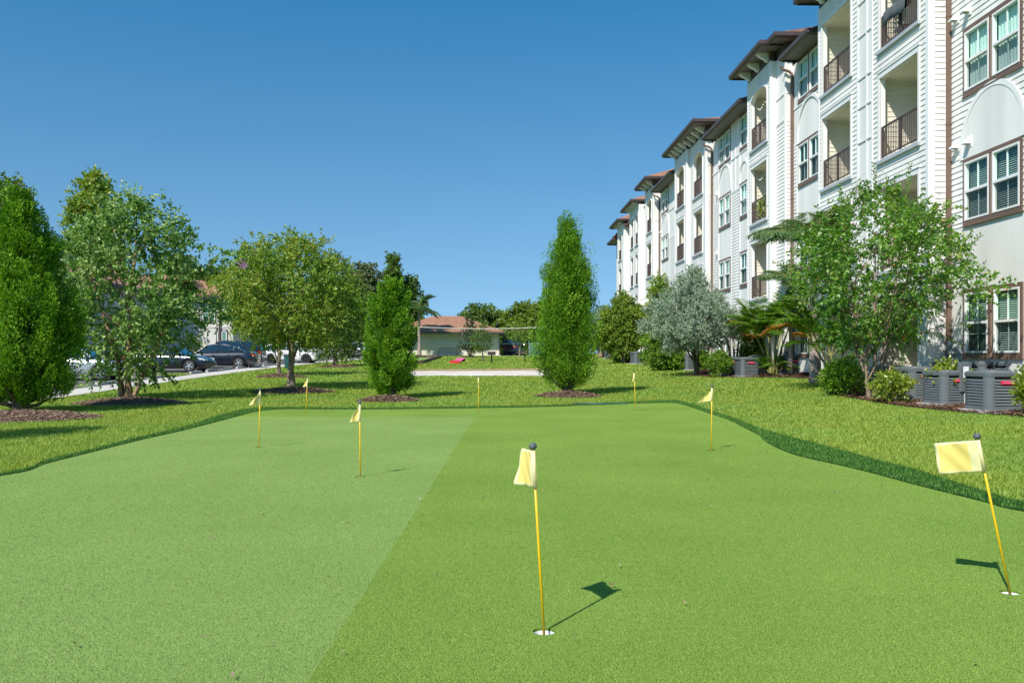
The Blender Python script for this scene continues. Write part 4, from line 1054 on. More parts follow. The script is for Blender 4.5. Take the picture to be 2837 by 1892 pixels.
def tree(name, label, cat, base, trunks, prof, z0, z1, leafmatk, seed, nclump=150, ntwig=5, nleaf=9, tl=0.45, L=0.075, W=0.04, barkk='bark', group=None,
         inner=0.35, lump=0.22, droop=0.25, up=0.25, off=(0, 0), sq=(1, 1), nlimb=16, extra=None, spread=0.8):
    """trunks: [(points relative to base, radii)]"""
    rng = np.random.default_rng(seed); base = Vector(base)
    t = thing(name, label, cat, base, 0, group)
    C, f, tt = crown_pts(nclump, prof, z0, z1, rng, inner, lump, off, sq)
    cz = (z0 + z1) / 2
    out = unit(C - np.array([off[0], off[1], z0 + (z1-z0)*0.35]))
    P, D, ci = sprays(C, out, ntwig, nleaf, tl, rng, droop, spread, up)
    n = len(P)
    tint = np.clip(rng.beta(1.7, 1.9, n) + (rng.normal(size=nclump)*0.14)[ci], 0, 1)
    leaves("crown", P, D, L*rng.uniform(0.65, 1.25, n), W*rng.uniform(0.7, 1.2, n), M[leafmatk], t, rng, tint=tint)
    m = MB()
    for pts, rad in trunks: trunk_tube(m, pts, rad, rng)
    axis = trunks[0][0]
    if nlimb: limbs(m, axis[0], axis[-1], C, trunks[0][1][0], rng, nlimb)
    m.build("trunk", M[barkk], t, True)
    if extra: extra(t, C, rng, f)
    return t
def juniper(label, base, h, prof, seed, group, nplume=430, lean=0.0, nb=150, stems=5):
    """columnar juniper: upright plumes of tiny sprays over a dark inner frame"""
    rng = np.random.default_rng(seed); base = Vector(base)
    t = thing("juniper_tree", label, "juniper", base, 0, group)
    z0 = h * prof[0][0]
    tt = np.array([p[0] for p in prof]); rr = np.array([p[1] for p in prof])
    u = []
    while len(u) < nplume:
        c = rng.uniform(tt[0], 0.985); 
        if rng.uniform() < np.interp(c, tt, rr)/rr.max() + 0.1: u.append(c)
    u = np.array(u); a = rng.uniform(0, 2*np.pi, nplume); ph = rng.uniform(0, 6.28, 5)
    gap = np.sin(4*a + ph[3] + 7*u)*np.sin(13*u + ph[4] - 2*a)          # bare hollows between the plumes
    a = np.where(gap > .55, a + .5, a)
    lump = 1 + 0.15*np.sin(3*a + ph[0] + 4*u) + 0.13*np.sin(5*a + ph[1] - 9*u) + 0.09*np.sin(17*u + ph[2] + 2*a) - .28*(gap > .3)
    f = np.where(rng.uniform(0, 1, nplume) < 0.72, rng.uniform(0.66, 1.10, nplume), rng.uniform(0.35, 0.66, nplume))
    r_ = np.interp(u, tt, rr) * lump * f
    C = np.column_stack([r_*np.cos(a) + lean*u*h, r_*np.sin(a), u*h])
    out = np.column_stack([np.cos(a), np.sin(a), np.zeros(nplume)])
    ax = unit(out*rng.uniform(0.25, 0.6, (nplume, 1)) + np.array([0, 0, 1.0]) + rng.normal(size=(nplume, 3))*0.17)
    pl = h * 0.105 * rng.uniform(0.7, 1.35, nplume) * np.where(rng.uniform(0, 1, nplume) < .16, 1.6, 1) * (0.7 + 0.5*np.interp(u, tt, rr)/rr.max())
    # sprays inside every plume: narrow flame, wide in the lower third
    s_ = rng.beta(1.3, 1.5, (nplume, nb)); w_ = 0.28*np.sin(np.pi*np.clip(s_*0.93 + 0.07, 0, 1))**0.8
    rnd = rng.normal(size=(nplume, nb, 3)); rnd -= (rnd*ax[:, None]).sum(-1, keepdims=True)*ax[:, None]; rnd = unit(rnd)
    q = np.sqrt(rng.uniform(0.12, 1, (nplume, nb)))
    P = C[:, None] + ax[:, None]*((s_ - 0.35)*pl[:, None])[..., None] + rnd*(w_*q*pl[:, None])[..., None]
    D = ax[:, None]*1.0 + rnd*0.6 + rng.normal(size=P.shape)*0.35
    P = P.reshape(-1, 3); D = D.reshape(-1, 3); n = len(P)
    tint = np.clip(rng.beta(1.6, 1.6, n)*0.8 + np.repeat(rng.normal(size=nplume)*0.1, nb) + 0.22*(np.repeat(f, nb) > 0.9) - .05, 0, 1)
    leaves("crown", P, D, rng.uniform(0.045, 0.09, n), rng.uniform(0.019, 0.033, n), M['cypress'], t, rng, tint=tint, flat_up=0.1)
    m = MB(); r0 = 0.035*h
    trunk_tube(m, [(0, 0, -0.05), (0.01, 0, z0 + 0.25), (lean*h*.5, 0, h*0.5), (lean*h*.8, 0, h*0.85)], [r0*0.9, r0*0.75, r0*0.4, r0*0.1], rng, flare=1.35)
    for i in range(26):
        k = rng.integers(nplume); q = Vector(C[k]); b = Vector((0, 0, max(0.12, q.z - 0.7 - q.z*0.25)))
        m.tube([b, b.lerp(q, .5) + Vector((0, 0, -.1)), q], [r0*0.35, r0*0.22, r0*0.06], 5, False)
    for i in range(10):
        an = rng.uniform(0, 6.28); q = Vector((math.cos(an)*rr[1]*0.7, math.sin(an)*rr[1]*0.7, z0 + 0.28))
        m.tube([(0, 0, z0*0.45 + .05), q*0.5 + Vector((0, 0, .08)), q], [r0*0.4, r0*0.2, r0*0.05], 5, False)
    m.build("trunk", M['bark_dark'], t, True)
    return t
PROFJ = [(0.06, 0.30), (0.13, 0.62), (0.25, 0.86), (0.42, 0.92), (0.58, 0.80), (0.72, 0.62), (0.84, 0.42), (0.93, 0.24), (1.0, 0.05)]
JG = "junipers around the putting green"
# cypress-like junipers
p = ground(54, 1142); hL = zat(p, 540) - p.z
juniper("large bright green juniper cut by the left edge of the photo", p, hL, [(0.06, .5), (0.11, .95), (0.28, 1.22), (0.45, 1.04), (0.62, 0.78), (0.76, 0.54), (0.87, 0.35), (0.95, 0.18), (1.0, .04)], 11, JG, 760, 0.0, 220)
p = ground(1082, 1104); h1 = zat(p, 775) - p.z; k = wid(p, 60)
juniper("smaller oval juniper left of the clubhouse", p, h1, [(0.06, .45*k), (0.12, .82*k), (0.28, .97*k), (0.45, 0.97*k), (0.66, 0.86*k), (0.82, 0.64*k), (0.93, 0.34*k), (1.0, .06*k)], 12, JG, 480, 0.0, 190)
p = ground(1572, 1094); h2 = zat(p, 602) - p.z; k = wid(p, 74)
juniper("tall spire shaped juniper right of the clubhouse", p, h2, [(0.06, .5*k), (0.11, .84*k), (0.26, .96*k), (0.45, 0.88*k), (0.62, 0.70*k), (0.74, 0.56*k), (0.83, 0.34*k), (0.9, 0.19*k), (1.0, .04*k)], 13, JG, 560, 0.002, 190)
juniper("juniper outside the left edge whose shadow falls on the lawn", (-9.6, 12.6, 0), 4.6, [(0.06, .4), (0.13, .8), (0.3, 1.05), (0.5, 0.95), (0.7, 0.7), (0.87, 0.4), (1.0, .05)], 14, JG, 260, 0.0, 110)

# river birch with three stems
p = ground(355, 1107); H = zat(p, 545) - p.z; s = H
tree("birch_tree", "leafy birch with three peeling stems and pale leaf undersides next to the left juniper", "tree", p,
     [([(0, 0, -.05), (0.02, 0, 1.4), (0.1, 0, 3.0), (0.2, 0.1, H*0.8)], [0.10, 0.085, 0.055, 0.015]),
      ([(-0.22, .1, -.05), (-0.34, .1, 1.2), (-0.9, .3, 2.6), (-1.3, .4, H*.66)], [0.085, 0.07, 0.04, 0.012]),
      ([(0.16, -.05, 0.0), (0.6, -.1, 1.0), (1.05, -.1, 2.0), (1.5, 0, H*.55)], [0.06, 0.05, 0.035, 0.01])],
     [(0.0, .7), (0.12, 1.1), (0.30, 2.1), (0.5, 2.1), (0.7, 1.8), (0.86, 1.4), (0.96, 0.8), (1.0, .2)], 0.75, H - .15, 'birch', 21,
     nclump=290, ntwig=8, nleaf=15, tl=0.5, L=0.11, W=0.07, barkk='bark_birch', lump=0.28, droop=0.2, up=0.15, off=(0.02, 0), nlimb=18)
# crape myrtles along the walkway
def bloom(n):
    def f(t, C, rng, fr):
        k = np.argsort(-fr + rng.uniform(0, .2, len(fr)))[:n*3]; m = len(k)
        sp = unit(C[k] * np.array([1, 1, 0.5])); P = C[k] + np.array([0, 0, 0.3])
        Q = np.repeat(P, 70, 0) + rng.normal(size=(m*70, 3))*np.array([.09, .09, .16]); 
        leaves("seed_heads", Q, rng.normal(size=Q.shape) + np.array([0, 0, .5]), 0.035, 0.028, M['seed'], t, rng)
        if n > 3:
            k2 = k[:3]; Q = np.repeat(C[k2] + np.array([0.1, -.15, 0.3]), 110, 0) + rng.normal(size=(330, 3))*0.085
            leaves("blossom", Q, rng.normal(size=Q.shape), 0.05, 0.045, M['purple'], t, rng)
    return f
p = ground(806, 1078); H = zat(p, 640) - p.z
tree("crape_myrtle", "round headed crape myrtle with a single pale trunk left of the smaller juniper", "tree", p,
     [([(0, 0, -.05), (0.02, 0, 1.2), (0.06, 0, 2.0), (-.05, 0, H*.7)], [0.125, 0.10, 0.08, 0.02])],
     [(0.0, 1.3), (0.15, 2.2), (0.38, 2.5), (0.6, 2.25), (0.8, 1.65), (0.95, .9), (1.0, .3)], 1.7, H - .2, 'crape', 22, nclump=480, ntwig=8, nleaf=15, tl=0.5, L=0.09, W=0.055,
     lump=0.2, droop=0.3, nlimb=20, extra=bloom(9), off=(-.05, 0))
p = ground(772, 1042); H = zat(p, 700) - p.z
tree("crape_myrtle", "crape myrtle with a slim whitish trunk behind the round headed one", "tree", p,
     [([(0, 0, -.05), (0.03, 0, 1.4), (0.0, 0, 2.4), (-.2, 0, H*.7)], [0.10, 0.085, 0.06, 0.02])],
     [(0.0, 1.1), (0.2, 1.9), (0.45, 2.1), (0.7, 1.6), (1.0, .3)], 2.3, H, 'crape', 23, nclump=260, ntwig=7, nleaf=14, tl=0.6, L=0.105, W=0.062, nlimb=10, off=(-.9, 0))
p = ground(929, 1015); H = zat(p, 715) - p.z
tree("crape_myrtle", "low branched crape myrtle whose crown reaches almost to the walkway", "tree", p,
     [([(0, 0, -.05), (0.0, 0, 1.0), (0.0, 0, 2.4), (.1, 0, H*.7)], [0.14, 0.12, 0.08, 0.02])],
     [(0.0, 1.1), (0.12, 2.1), (0.4, 2.4), (0.65, 2.1), (0.85, 1.4), (1.0, .3)], 0.75, H, 'oak', 24, nclump=380, ntwig=7, nleaf=14, tl=0.7, L=0.125, W=0.078, nlimb=12, off=(.1, 0), extra=bloom(4))
# multi-stem crape myrtle on the right, in front of the facade
p = ground(2407, 1108); H = zat(p, 490) - p.z
def ornaments(t, C, rng, fr):
    k = rng.choice(len(C), 40, False); Q = np.repeat(C[k], 5, 0) + rng.normal(size=(200, 3))*0.25
    leaves("orange_leaves", Q, rng.normal(size=Q.shape), 0.075, 0.045, M['autumn'], t, rng)
    k = np.argsort(-C[:, 2]*0.3 - fr)[:46]
    Q = np.repeat(C[k] + np.array([0, 0, 0.22]), 60, 0) + rng.normal(size=(46*60, 3))*np.array([.10, .10, .13])
    leaves("seed_heads", Q, rng.normal(size=Q.shape), 0.03, 0.024, M['seed'], t, rng)
    # long upright shoots above the crown and a few that reach out sideways
    tips = [((0.2, 0, H*.80), (0.14, 0, H*1.06)), ((-0.62, 0, H*.76), (-0.8, -.1, H*0.97)), ((0.95, 0.1, H*.78), (1.05, 0, H*1.06)), ((-.15, -.2, H*.78), (-.35, -.2, H*.98)), ((1.6, -.2, H*.5), (2.75, -.3, H*.74)), ((1.5, -.2, H*.42), (3.0, -.2, H*.5)), ((1.3, 0, H*.3), (2.6, -.2, H*.33)), ((-1.4, 0, H*.5), (-2.5, -.1, H*.62)), ((1.2, -.5, H*.30), (2.1, -.6, H*.24)), ((0.6, -.1, H*.75), (0.62, -.2, H*.95)), ((1.7, -.1, H*.6), (2.6, -.3, H*.62)), ((-1.4, -.2, H*.4), (-2.3, -.2, H*.46))]
    for a, b in tips:
        Ps, Ds = [], []; m = MB()
        a, b = Vector(a), Vector(b); d = (b-a).normalized(); mid = a.lerp(b, .5) + Vector((0, 0, .12*abs(d.x))); m.tube([a, mid, b], [.012, .008, .003], 5, False)
        n = int(42*(b-a).length)
        for j in range(n):
            s_ = (j + rng.uniform())/n; q = a.lerp(mid, s_*2) if s_ < .5 else mid.lerp(b, s_*2-1); ang = j*2.4; o1 = d.orthogonal().normalized(); o2 = d.cross(o1)
            Ps.append(q); Ds.append((o1*math.cos(ang) + o2*math.sin(ang)) + d*0.55 - Vector((0, 0, .3*abs(d.x))))
        sh = leaves("shoot", np.array([tuple(v) for v in Ps]), np.array([tuple(v) for v in Ds]), rng.uniform(.07, .13, len(Ps)), rng.uniform(.04, .055, len(Ps)), M['crape_near'], t, rng)
        m.build("twig", M['bark'], sh)
st = []
for dx, dy, ex, ey, r_ in ((0, 0, -.55, .1, .05), (.22, .15, .1, .25, .06), (.28, .05, .55, 0, .05), (.36, .2, 1.0, .3, .042), (.14, .2, -1.1, .4, .04), (.3, .3, .3, .6, .045), (.42, .1, 1.5, -.2, .035)):
    st.append(([(dx, dy, -.03), (dx + ex*.12, dy + ey*.1, 0.9), (dx + ex*.45, dy + ey*.5, 2.0), (dx + ex*1.2, dy + ey, H*.72)], [r_, r_*.85, r_*.6, .008]))
tree("crape_myrtle", "many stemmed crape myrtle in the mulch bed in front of the near balconies", "tree", p, st,
     [(0.0, 0.6), (0.1, 1.15), (0.25, 1.7), (0.45, 2.15), (0.62, 2.1), (0.78, 1.75), (0.9, 1.25), (1.0, .4)], 1.5, H*.94, 'crape_near', 31, nclump=330, ntwig=6, nleaf=14, tl=0.46, L=0.098, W=0.056,
     lump=0.34, droop=0.3, inner=0.4, off=(.3, .1), nlimb=30, extra=ornaments)

# palms ------------------------------------------------------------
def frond(P, D, Ls, Wd, rach, start, direc, length, arch, nl, ll, rng, vdroop=0.35, side=0.9, twist=0.0):
    """one feather leaf: arching rachis with leaflets on both sides"""
    d = Vector(direc).normalized(); s_ = Vector(start); pts = []
    h = Vector((d.x, d.y, 0)); h = h.normalized() if h.length > 1e-3 else Vector((1, 0, 0))
    el = math.asin(max(-1, min(1, d.z))); p_ = s_.copy(); n = 10
    for i in range(n + 1):
        pts.append(p_.copy()); e = el - arch * ((i + 0.5)/n)**1.3
        p_ = p_ + (h*math.cos(e) + Vector((0, 0, math.sin(e)))) * (length/n)
    rach.tube(pts, [0.016*length/2 * (1 - 0.85*i/n) + .003 for i in range(n+1)], 5, False)
    for i in range(nl):
        f = 0.16 + 0.84*(i + 0.5)/nl; k = min(n-1, int(f*n)); q = pts[k].lerp(pts[k+1], f*n - k); t = (pts[k+1] - pts[k]).normalized()
        sd = t.cross(Vector((0, 0, 1))); sd = sd.normalized() if sd.length > 1e-3 else Vector((1, 0, 0)); up_ = sd.cross(t)
        l_ = ll * (0.45 + 0.75*math.sin(math.pi*min(1, f*0.9 + 0.08)))
        for sg in (-1, 1):
            dd = sd*sg*side + t*0.62 + up_*(0.18 - vdroop*rng.uniform(0.3, 1.3)) + Vector((0, 0, -vdroop*0.5))
            P.append(tuple(q)); D.append(tuple(dd + Vector(rng.normal(size=3)*0.08))); Ls.append(l_*rng.uniform(.85, 1.1)); Wd.append(l_*0.075 + .008)
def palm(name, label, base, trunks, fronds, seed, mat='palm', group=None, nl=34, ll=0.5, vdroop=0.35, wmul=1.0, trunkmat='palm_trunk', dry=0):
    rng = np.random.default_rng(seed); t = thing(name, label, "palm", base, 0, group)
    m = MB()
    for pts, rad in trunks:
        P = []; Rr = []
        for i in range(len(pts)-1):
            for j in range(8):
                f = j/8; P.append(Vector(pts[i]).lerp(Vector(pts[i+1]), f)); r_ = rad[i]*(1-f) + rad[i+1]*f; Rr.append(r_*(1.0 + 0.035*((j % 2)*2-1)))
        P.append(Vector(pts[-1])); Rr.append(rad[-1]); m.tube(P, Rr, 12)
    m.build("trunk", M[trunkmat], t, True)
    groups = {False: fronds[dry:], True: fronds[:dry]}
    for isdry, fl in groups.items():
        if not fl: continue
        P, D, Ls, Wd = [], [], [], []; rc = MB()
        for (s_, d, l_, arch) in fl: frond(P, D, Ls, Wd, rc, s_, d, l_, arch, nl, ll*(l_/1.8)**.5, rng, vdroop)
        n = len(P)
        leaves("dry_fronds" if isdry else "fronds", np.array(P), np.array(D), np.array(Ls), np.array(Wd)*wmul, M['palm_dry' if isdry else mat], t, rng, fold=0.25, flat_up=0.7)
        rc.build("dry_ribs" if isdry else "ribs", M['palm_dry' if isdry else 'stem'], t, True)
    return t
def crownfronds(top, n, l0, rng, el=(-0.35, 1.25), arch=(0.9, 1.6)):
    out = []
    for i in range(n):
        a = i*2.399 + rng.uniform(-.25, .25); e = el[0] + (el[1]-el[0])*((i*0.618) % 1.0)
        out.append((top, (math.cos(a)*math.cos(e), math.sin(a)*math.cos(e), math.sin(e)), l0*rng.uniform(.8, 1.1), rng.uniform(*arch)*(0.55 + 0.45*max(0, e))))
    return out
rr_ = np.random.default_rng(50)
p = ground(2259, 1062); zt = zat(p, 665) - p.z
palm("royal_palm", "tall palm with a thick grey trunk at the edge of the lawn", p, [([(0, 0, -.03), (0.0, 0, 0.35), (-.02, 0, 1.2), (-.05, 0, 2.2), (-.07, 0, zt - .5)], [.23, .205, .18, .135, .10]), ([(-.07, 0, zt-.55), (-.08, 0, zt-.1), (-.08, 0, zt+.35)], [.105, .085, .04])],
     crownfronds((-.08, 0, zt), 30, 2.35, rr_, (-.35, 1.4), (1.0, 1.8)), 51, 'palm_pale', nl=44, ll=0.55, vdroop=0.5)
p = ground(2168, 1042); p.x += .3; zt = zat(p, 775) - p.z
palm("slender_palm", "slender feathery palm rising behind the dense areca clump by the facade", p, [([(0, 0, -.03), (.05, 0, 1.5), (0, 0, zt)], [.10, .08, .06])], crownfronds((0, 0, zt), 20, 1.6, rr_, (-.3, 1.35), (1.0, 1.8)), 58, 'palm_pale', nl=36, ll=.5, vdroop=.5)
def clump(base, n, h, l0, spread, seed, lab, nm="areca_palm", mat='palm', fr=5, dry=0, ll=0.42, grp=None, sr=.045):
    rng = np.random.default_rng(seed); tr, fl = [], []
    for i in range(n):
        a = 2*math.pi*i/n + rng.uniform(-.4, .4); hh = h*rng.uniform(.55, 1.05); lean = spread*rng.uniform(.3, 1.0)
        b0 = (math.cos(a)*.13, math.sin(a)*.13, 0); b1 = (math.cos(a)*(.15 + lean*.4), math.sin(a)*(.15 + lean*.4), hh*.55); b2 = (math.cos(a)*(.15 + lean), math.sin(a)*(.15 + lean), hh)
        tr.append(([b0, b1, b2], [sr, sr*.85, sr*.55]))
        for j in range(fr):
            aa = a + rng.uniform(-1.7, 1.7); e = rng.uniform(.6, 1.45)
            fl.append((b2, (math.cos(aa)*math.cos(e), math.sin(aa)*math.cos(e), math.sin(e)), l0*rng.uniform(.7, 1.1), rng.uniform(.8, 1.5)))
    order = sorted(range(len(fl)), key=lambda i: fl[i][1][2]); fl = [fl[i] for i in order]
    return palm(nm, lab, base, tr, fl, seed+1, mat, grp, nl=36, ll=ll, vdroop=0.3, wmul=1.35, trunkmat='stem', dry=dry)
AG = "areca palms along the facade"
clump(ground(2140, 1041), 9, 2.4, 1.9, .8, 61, "dense green areca palm clump between the condensers by the downspout", fr=9, grp=AG, dry=1)
p = ground(1990, 1033); p.x += .8; p.z = g(p.x, p.y)
clump(p, 7, 2.2, 1.8, .9, 63, "areca palm with orange dried fronds behind the silver tree", fr=5, grp=AG, dry=6, sr=.06)
p = ground(2470, 1085); p = Vector((11.0, p.y + 2.5, g(11.0, p.y + 2.5)))
clump(p, 7, 1.8, 2.2, .9, 65, "arching areca palm behind the many stemmed crape myrtle", fr=6, grp=AG, dry=2)
p = ground(1765, 1003); clump(p, 4, 1.9, 1.9, .3, 67, "young feathery palm standing above the far hedge", fr=4, grp=AG)
p = ground(2150, 1041); p.x -= .25; p.y -= .35; p.z = g(p.x, p.y)
clump(p, 4, .35, 0.9, .25, 69, "low tuft of palm fronds on the mulch in front of the dense areca", nm="palm_seedling", fr=5, ll=.3)
p = ground(1161, 987); zt = zat(p, 855) - p.z
palm("date_palm", "slim palm with a bare grey trunk at the left end of the clubhouse", p, [([(0, 0, -.05), (.06, 0, 1.2), (-.02, 0, 2.6), (.05, 0, zt)], [.26, .19, .15, .13])],
     crownfronds((.05, 0, zt), 24, 2.3, np.random.default_rng(71), (-.1, 1.45)), 72, 'palm_pale', nl=28, ll=0.75, vdroop=0.3, wmul=1.6)

# silver buttonwoods
def dead(t, C, rng, fr):
    k = np.argsort(C[:, 2] + fr*1.2)[:120]
    Q = np.repeat(C[k]*np.array([.86, .86, 1]), 40, 0) + rng.normal(size=(4800, 3))*0.13
    leaves("dry_twigs", Q, rng.normal(size=Q.shape), 0.07, 0.022, M['deadleaf'], t, rng)
p = ground(1925, 1042); H = zat(p, 742) - p.z
tree("silver_buttonwood", "silver leaved tree with a dark slim trunk in the lawn before the facade", "tree", p,
     [([(0.05, 0, -.03), (0.0, 0, 0.9), (-.16, 0, 1.8), (-.2, 0, H*.8)], [.095, .075, .06, .015]), ([(.22, .1, -.03), (.18, .1, 1.0), (.1, .1, 2.0)], [.03, .025, .018])],
     [(0.0, .9), (0.12, 1.65), (0.3, 1.95), (0.45, 1.75), (0.6, 1.35), (0.72, .75), (0.85, .45), (1.0, .1)], 1.25, H - .1, 'silver', 41, nclump=460, ntwig=9, nleaf=16, tl=0.36, L=0.085, W=0.036, barkk='bark_dark', lump=.25, droop=.05, up=.5,
     off=(-.18, 0), nlimb=16, extra=dead)
p = ground(1664, 991); p2 = p
tree("silver_buttonwood", "small silver leaved tree far away right of the tall juniper", "tree", p,
     [([(0, 0, -.03), (0, 0, 1.4), (.1, 0, 2.2)], [.16, .13, .05])], [(0, .9), (.25, 1.5), (.55, 1.35), (.8, .8), (1, .2)], 1.3, zat(p, 868) - p.z, 'silver', 42, nclump=240, ntwig=7, nleaf=12, tl=.5, L=.15, W=.07, up=.4, droop=.05, nlimb=14, extra=dead)
# other trees by the facade
def ftree(px, py, top, hw, mat, seed, label, dz=.8, dx=0, nc=200, L=.11, W=.06, name="ornamental_tree", lump=.25, low=1.0, bark='bark', tl=.5, prof=None, push=0):
    p = ground(px, py)
    if push: p = Vector((p.x*(1+push), p.y*(1+push), 0)); p.z = g(p.x, p.y)
    H = zat(p, top) - p.z; r_ = wid(p, hw)
    return tree(name, label, "tree", p, [([(0, 0, -.03), (.03, 0, H*.25), (0, 0, H*.45), (dx*.5, 0, H*.8)], [.02*H+.02, .016*H+.02, .012*H+.01, .012])],
                prof or [(0, .5*r_), (.18, .9*r_), (.42, r_), (.65, .85*r_), (.85, .5*r_), (1, .12*r_)], H*dz*.3 if low is None else low, H, mat, seed, nclump=int(nc*1.25), ntwig=7, nleaf=13, tl=tl, L=L*1.15, W=W*1.2, barkk=bark, lump=lump, off=(dx, 0), nlimb=16)
ftree(1727, 1007, 822, 62, 'olive', 81, "olive green tree over the far hedge right of the far silver tree", low=.9, nc=330, L=.13, W=.07)
ftree(1690, 996, 858, 26, 'olive', 82, "narrow yellowish tree above the farthest condenser", low=1.2, nc=110, L=.15, W=.08)
ftree(1843, 1027, 880, 46, 'hedge', 83, "dark green small tree at the left of the silver tree", low=.25, nc=240, L=.09, W=.055)
ftree(1826, 1018, 770, 26, 'crape', 84, "tall thin brownish tree close to the facade behind the silver tree", low=2.2, nc=120, L=.1, W=.06, push=.06)
ftree(2095, 1035, 865, 40, 'hedge', 85, "green bushy tree in the shade between the areca palms", low=.5, nc=150, L=.09, W=.05, push=.06)

# shrubs ------------------------------------------------------------
def shrub(name, px, py, top, hw, mat, seed, label, group=None, nc=70, L=.075, W=.045, low=.05, push=0.0, flat_=False, stems=7, ntw=6, nlf=10, tl=None, depth_f=1.0):
    rng = np.random.default_rng(seed); p = ground(px, py)
    if push:
        k = 1 + push; p = Vector((p.x*k, p.y*k, 0)); p.z = g(p.x, p.y)
    H = max(.3, zat(p, top) - p.z); r_ = wid(p, hw)
    t = thing(name, label, "shrub", p, 0, group)
    prof = [(0, .75*r_), (.3, r_), (.7, .95*r_), (1, .6*r_)] if flat_ else [(0, .55*r_), (.3, .95*r_), (.6, 1.0*r_), (.85, .7*r_), (1, .3*r_)]
    tl = tl or max(.16, .3*H)
    prof = [(a, max(.05, b - tl*.55)) for a, b in prof]
    C, f, tt = crown_pts(nc, prof, max(low, .08) + tl*.2, H - tl*.5, rng, .3, .18, sq=(1, depth_f))
    out = unit(C - np.array([0, 0, H*.25]))
    P, D, ci = sprays(C, out, ntw, nlf, tl, rng, .05, .75, .45)
    leaves("foliage", P, D, L*rng.uniform(.7, 1.2, len(P)), W*rng.uniform(.7, 1.2, len(P)), M[mat], t, rng)
    m = MB()
    for i in range(stems):
        q = Vector(C[rng.integers(len(C))]); a = rng.uniform(0, 6.28); b = Vector((math.cos(a)*.05, math.sin(a)*.05, -.02))
        m.tube([b, b.lerp(q, .5) + Vector((0, 0, H*.1)), q], [.014, .011, .005], 5, False)
    m.build("stems", M['bark'], t)
    return t
shrub("round_shrub", 2336, 1096, 998, 64, 'shrub', 91, "round bright green shrub beside the thick palm trunk", nc=150, L=.075, W=.04)
shrub("low_shrub", 2474, 1118, 1030, 57, 'shrub_yel', 92, "low yellow green shrub in front of the dark condenser", nc=60, L=.075, W=.042, stems=10)
shrub("topiary_shrub", 2625, 1123, 1016, 46, 'shrub_yel', 93, "leggy yellow green shrub on bare stems before the grey condensers", nc=60, low=.42, L=.075, W=.042, stems=9)
shrub("croton_shrub", 2852, 1153, 1034, 30, 'shrub_yel', 94, "croton with yellow leaves cut by the right edge", nc=26, L=.11, W=.045, stems=5)
shrub("round_shrub", 2590, 1092, 994, 48, 'shrub', 95, "green shrub showing above the condensers by the nearest downspout", nc=60, push=.12)
shrub("hedge_bush", 1993, 1046, 978, 38, 'hedge', 96, "dark green bush on the mulch left of the middle condensers", nc=90, L=.085, W=.045)
HG = "clipped hedge bushes along the far facade"
for i, (px, py, top, hw, lb) in enumerate([(1878, 1027, 976, 30, "hedge bush just left of the condenser behind the silver tree trunk"), (1828, 1024, 980, 24, "hedge bush at the foot of the dark green small tree"),
        (1948, 1026, 976, 20, "hedge bush right of the silver tree trunk"), (1735, 1006, 971, 24, "hedge bush under the olive tree"), (1793, 1010, 974, 17, "hedge bush right of the grey far condenser"),
        (1712, 1004, 973, 18, "hedge bush at the left end of the far mulch edge"), (1674, 990, 966, 13, "small far hedge bush beside the far silver tree")]):
    shrub("hedge_bush", px, py, top, hw, 'hedge', 100 + i, lb, HG, nc=80, flat_=True, L=.11, W=.06)
# background trees --------------------------------------------------
BG = "trees of the far background"
def bgtree(px, d, pytop, hw, mat, seed, label, low=.3, nc=170, L=.28, W=.17, tl=.9, group=BG, lump=.3, name="background_tree"):
    p = at_depth(px, HZ, d); p.z = g(p.x, p.y); H = zat(p, pytop) - p.z; r_ = wid(p, hw)
    return tree(name, label, "tree", p, [([(0, 0, -.05), (0, 0, H*.3), (0, 0, H*.75)], [.035*H, .025*H, .012])], [(0, .55*r_), (.25, .95*r_), (.5, r_), (.75, .8*r_), (.92, .5*r_), (1, .2*r_)], low*H, H, mat, seed,
                nclump=int(nc*1.2), ntwig=7, nleaf=12, tl=tl, L=L*1.1, W=W*1.15, lump=lump, group=group, nlimb=12, barkk='bark_dark')
bgtree(262, 70, 490, 62, 'crape', 121, "tall brownish tree showing above the birch", nc=260, L=.22, W=.13, low=.35)
bgtree(10, 52, 500, 70, 'oak', 122, "dark tree behind the left juniper at the photo edge", nc=220, L=.2, W=.12)
bgtree(505, 100, 712, 75, 'oak', 123, "oak behind the townhouse roof right of the birch", nc=200, low=.2)
bgtree(590, 112, 748, 62, 'oak', 124, "darker oak right of the townhouse roof", nc=200, low=.2)
bgtree(672, 92, 905, 48, 'shrub', 125, "bright green bush behind the dark parked cars", nc=130, low=.05)
bgtree(760, 100, 880, 60, 'olive', 126, "green bush behind the white car", nc=120, low=.05)
bgtree(1010, 104, 735, 62, 'greyoak', 127, "grey green tree between the crape myrtles and the smaller juniper", nc=230, low=.12)
bgtree(1090, 118, 712, 22, 'oak', 128, "thin tree showing above the smaller juniper", nc=120, low=.35, lump=.4)
bgtree(1138, 120, 775, 24, 'oak', 129, "leaning tree just right of the smaller juniper", nc=90, low=.4, lump=.4)
bgtree(955, 96, 800, 60, 'olive', 130, "olive tree behind the silver car", nc=150, low=.1)
bgtree(1330, 122, 850, 48, 'oak', 131, "oak behind the right half of the clubhouse roof", nc=190, low=.2, L=.26)
bgtree(1290, 130, 880, 34, 'oak', 132, "small oak behind the clubhouse ridge", nc=100, low=.2)
bgtree(1385, 126, 866, 40, 'olive', 133, "olive tree behind the right corner of the clubhouse", nc=150, low=.15)
bgtree(1450, 118, 846, 52, 'olive', 134, "yellow green tree above the dark off road vehicle", nc=260, low=.1, L=.24)
bgtree(1515, 116, 842, 46, 'olive', 135, "yellow green tree left of the tall juniper", nc=200, low=.1, L=.24)
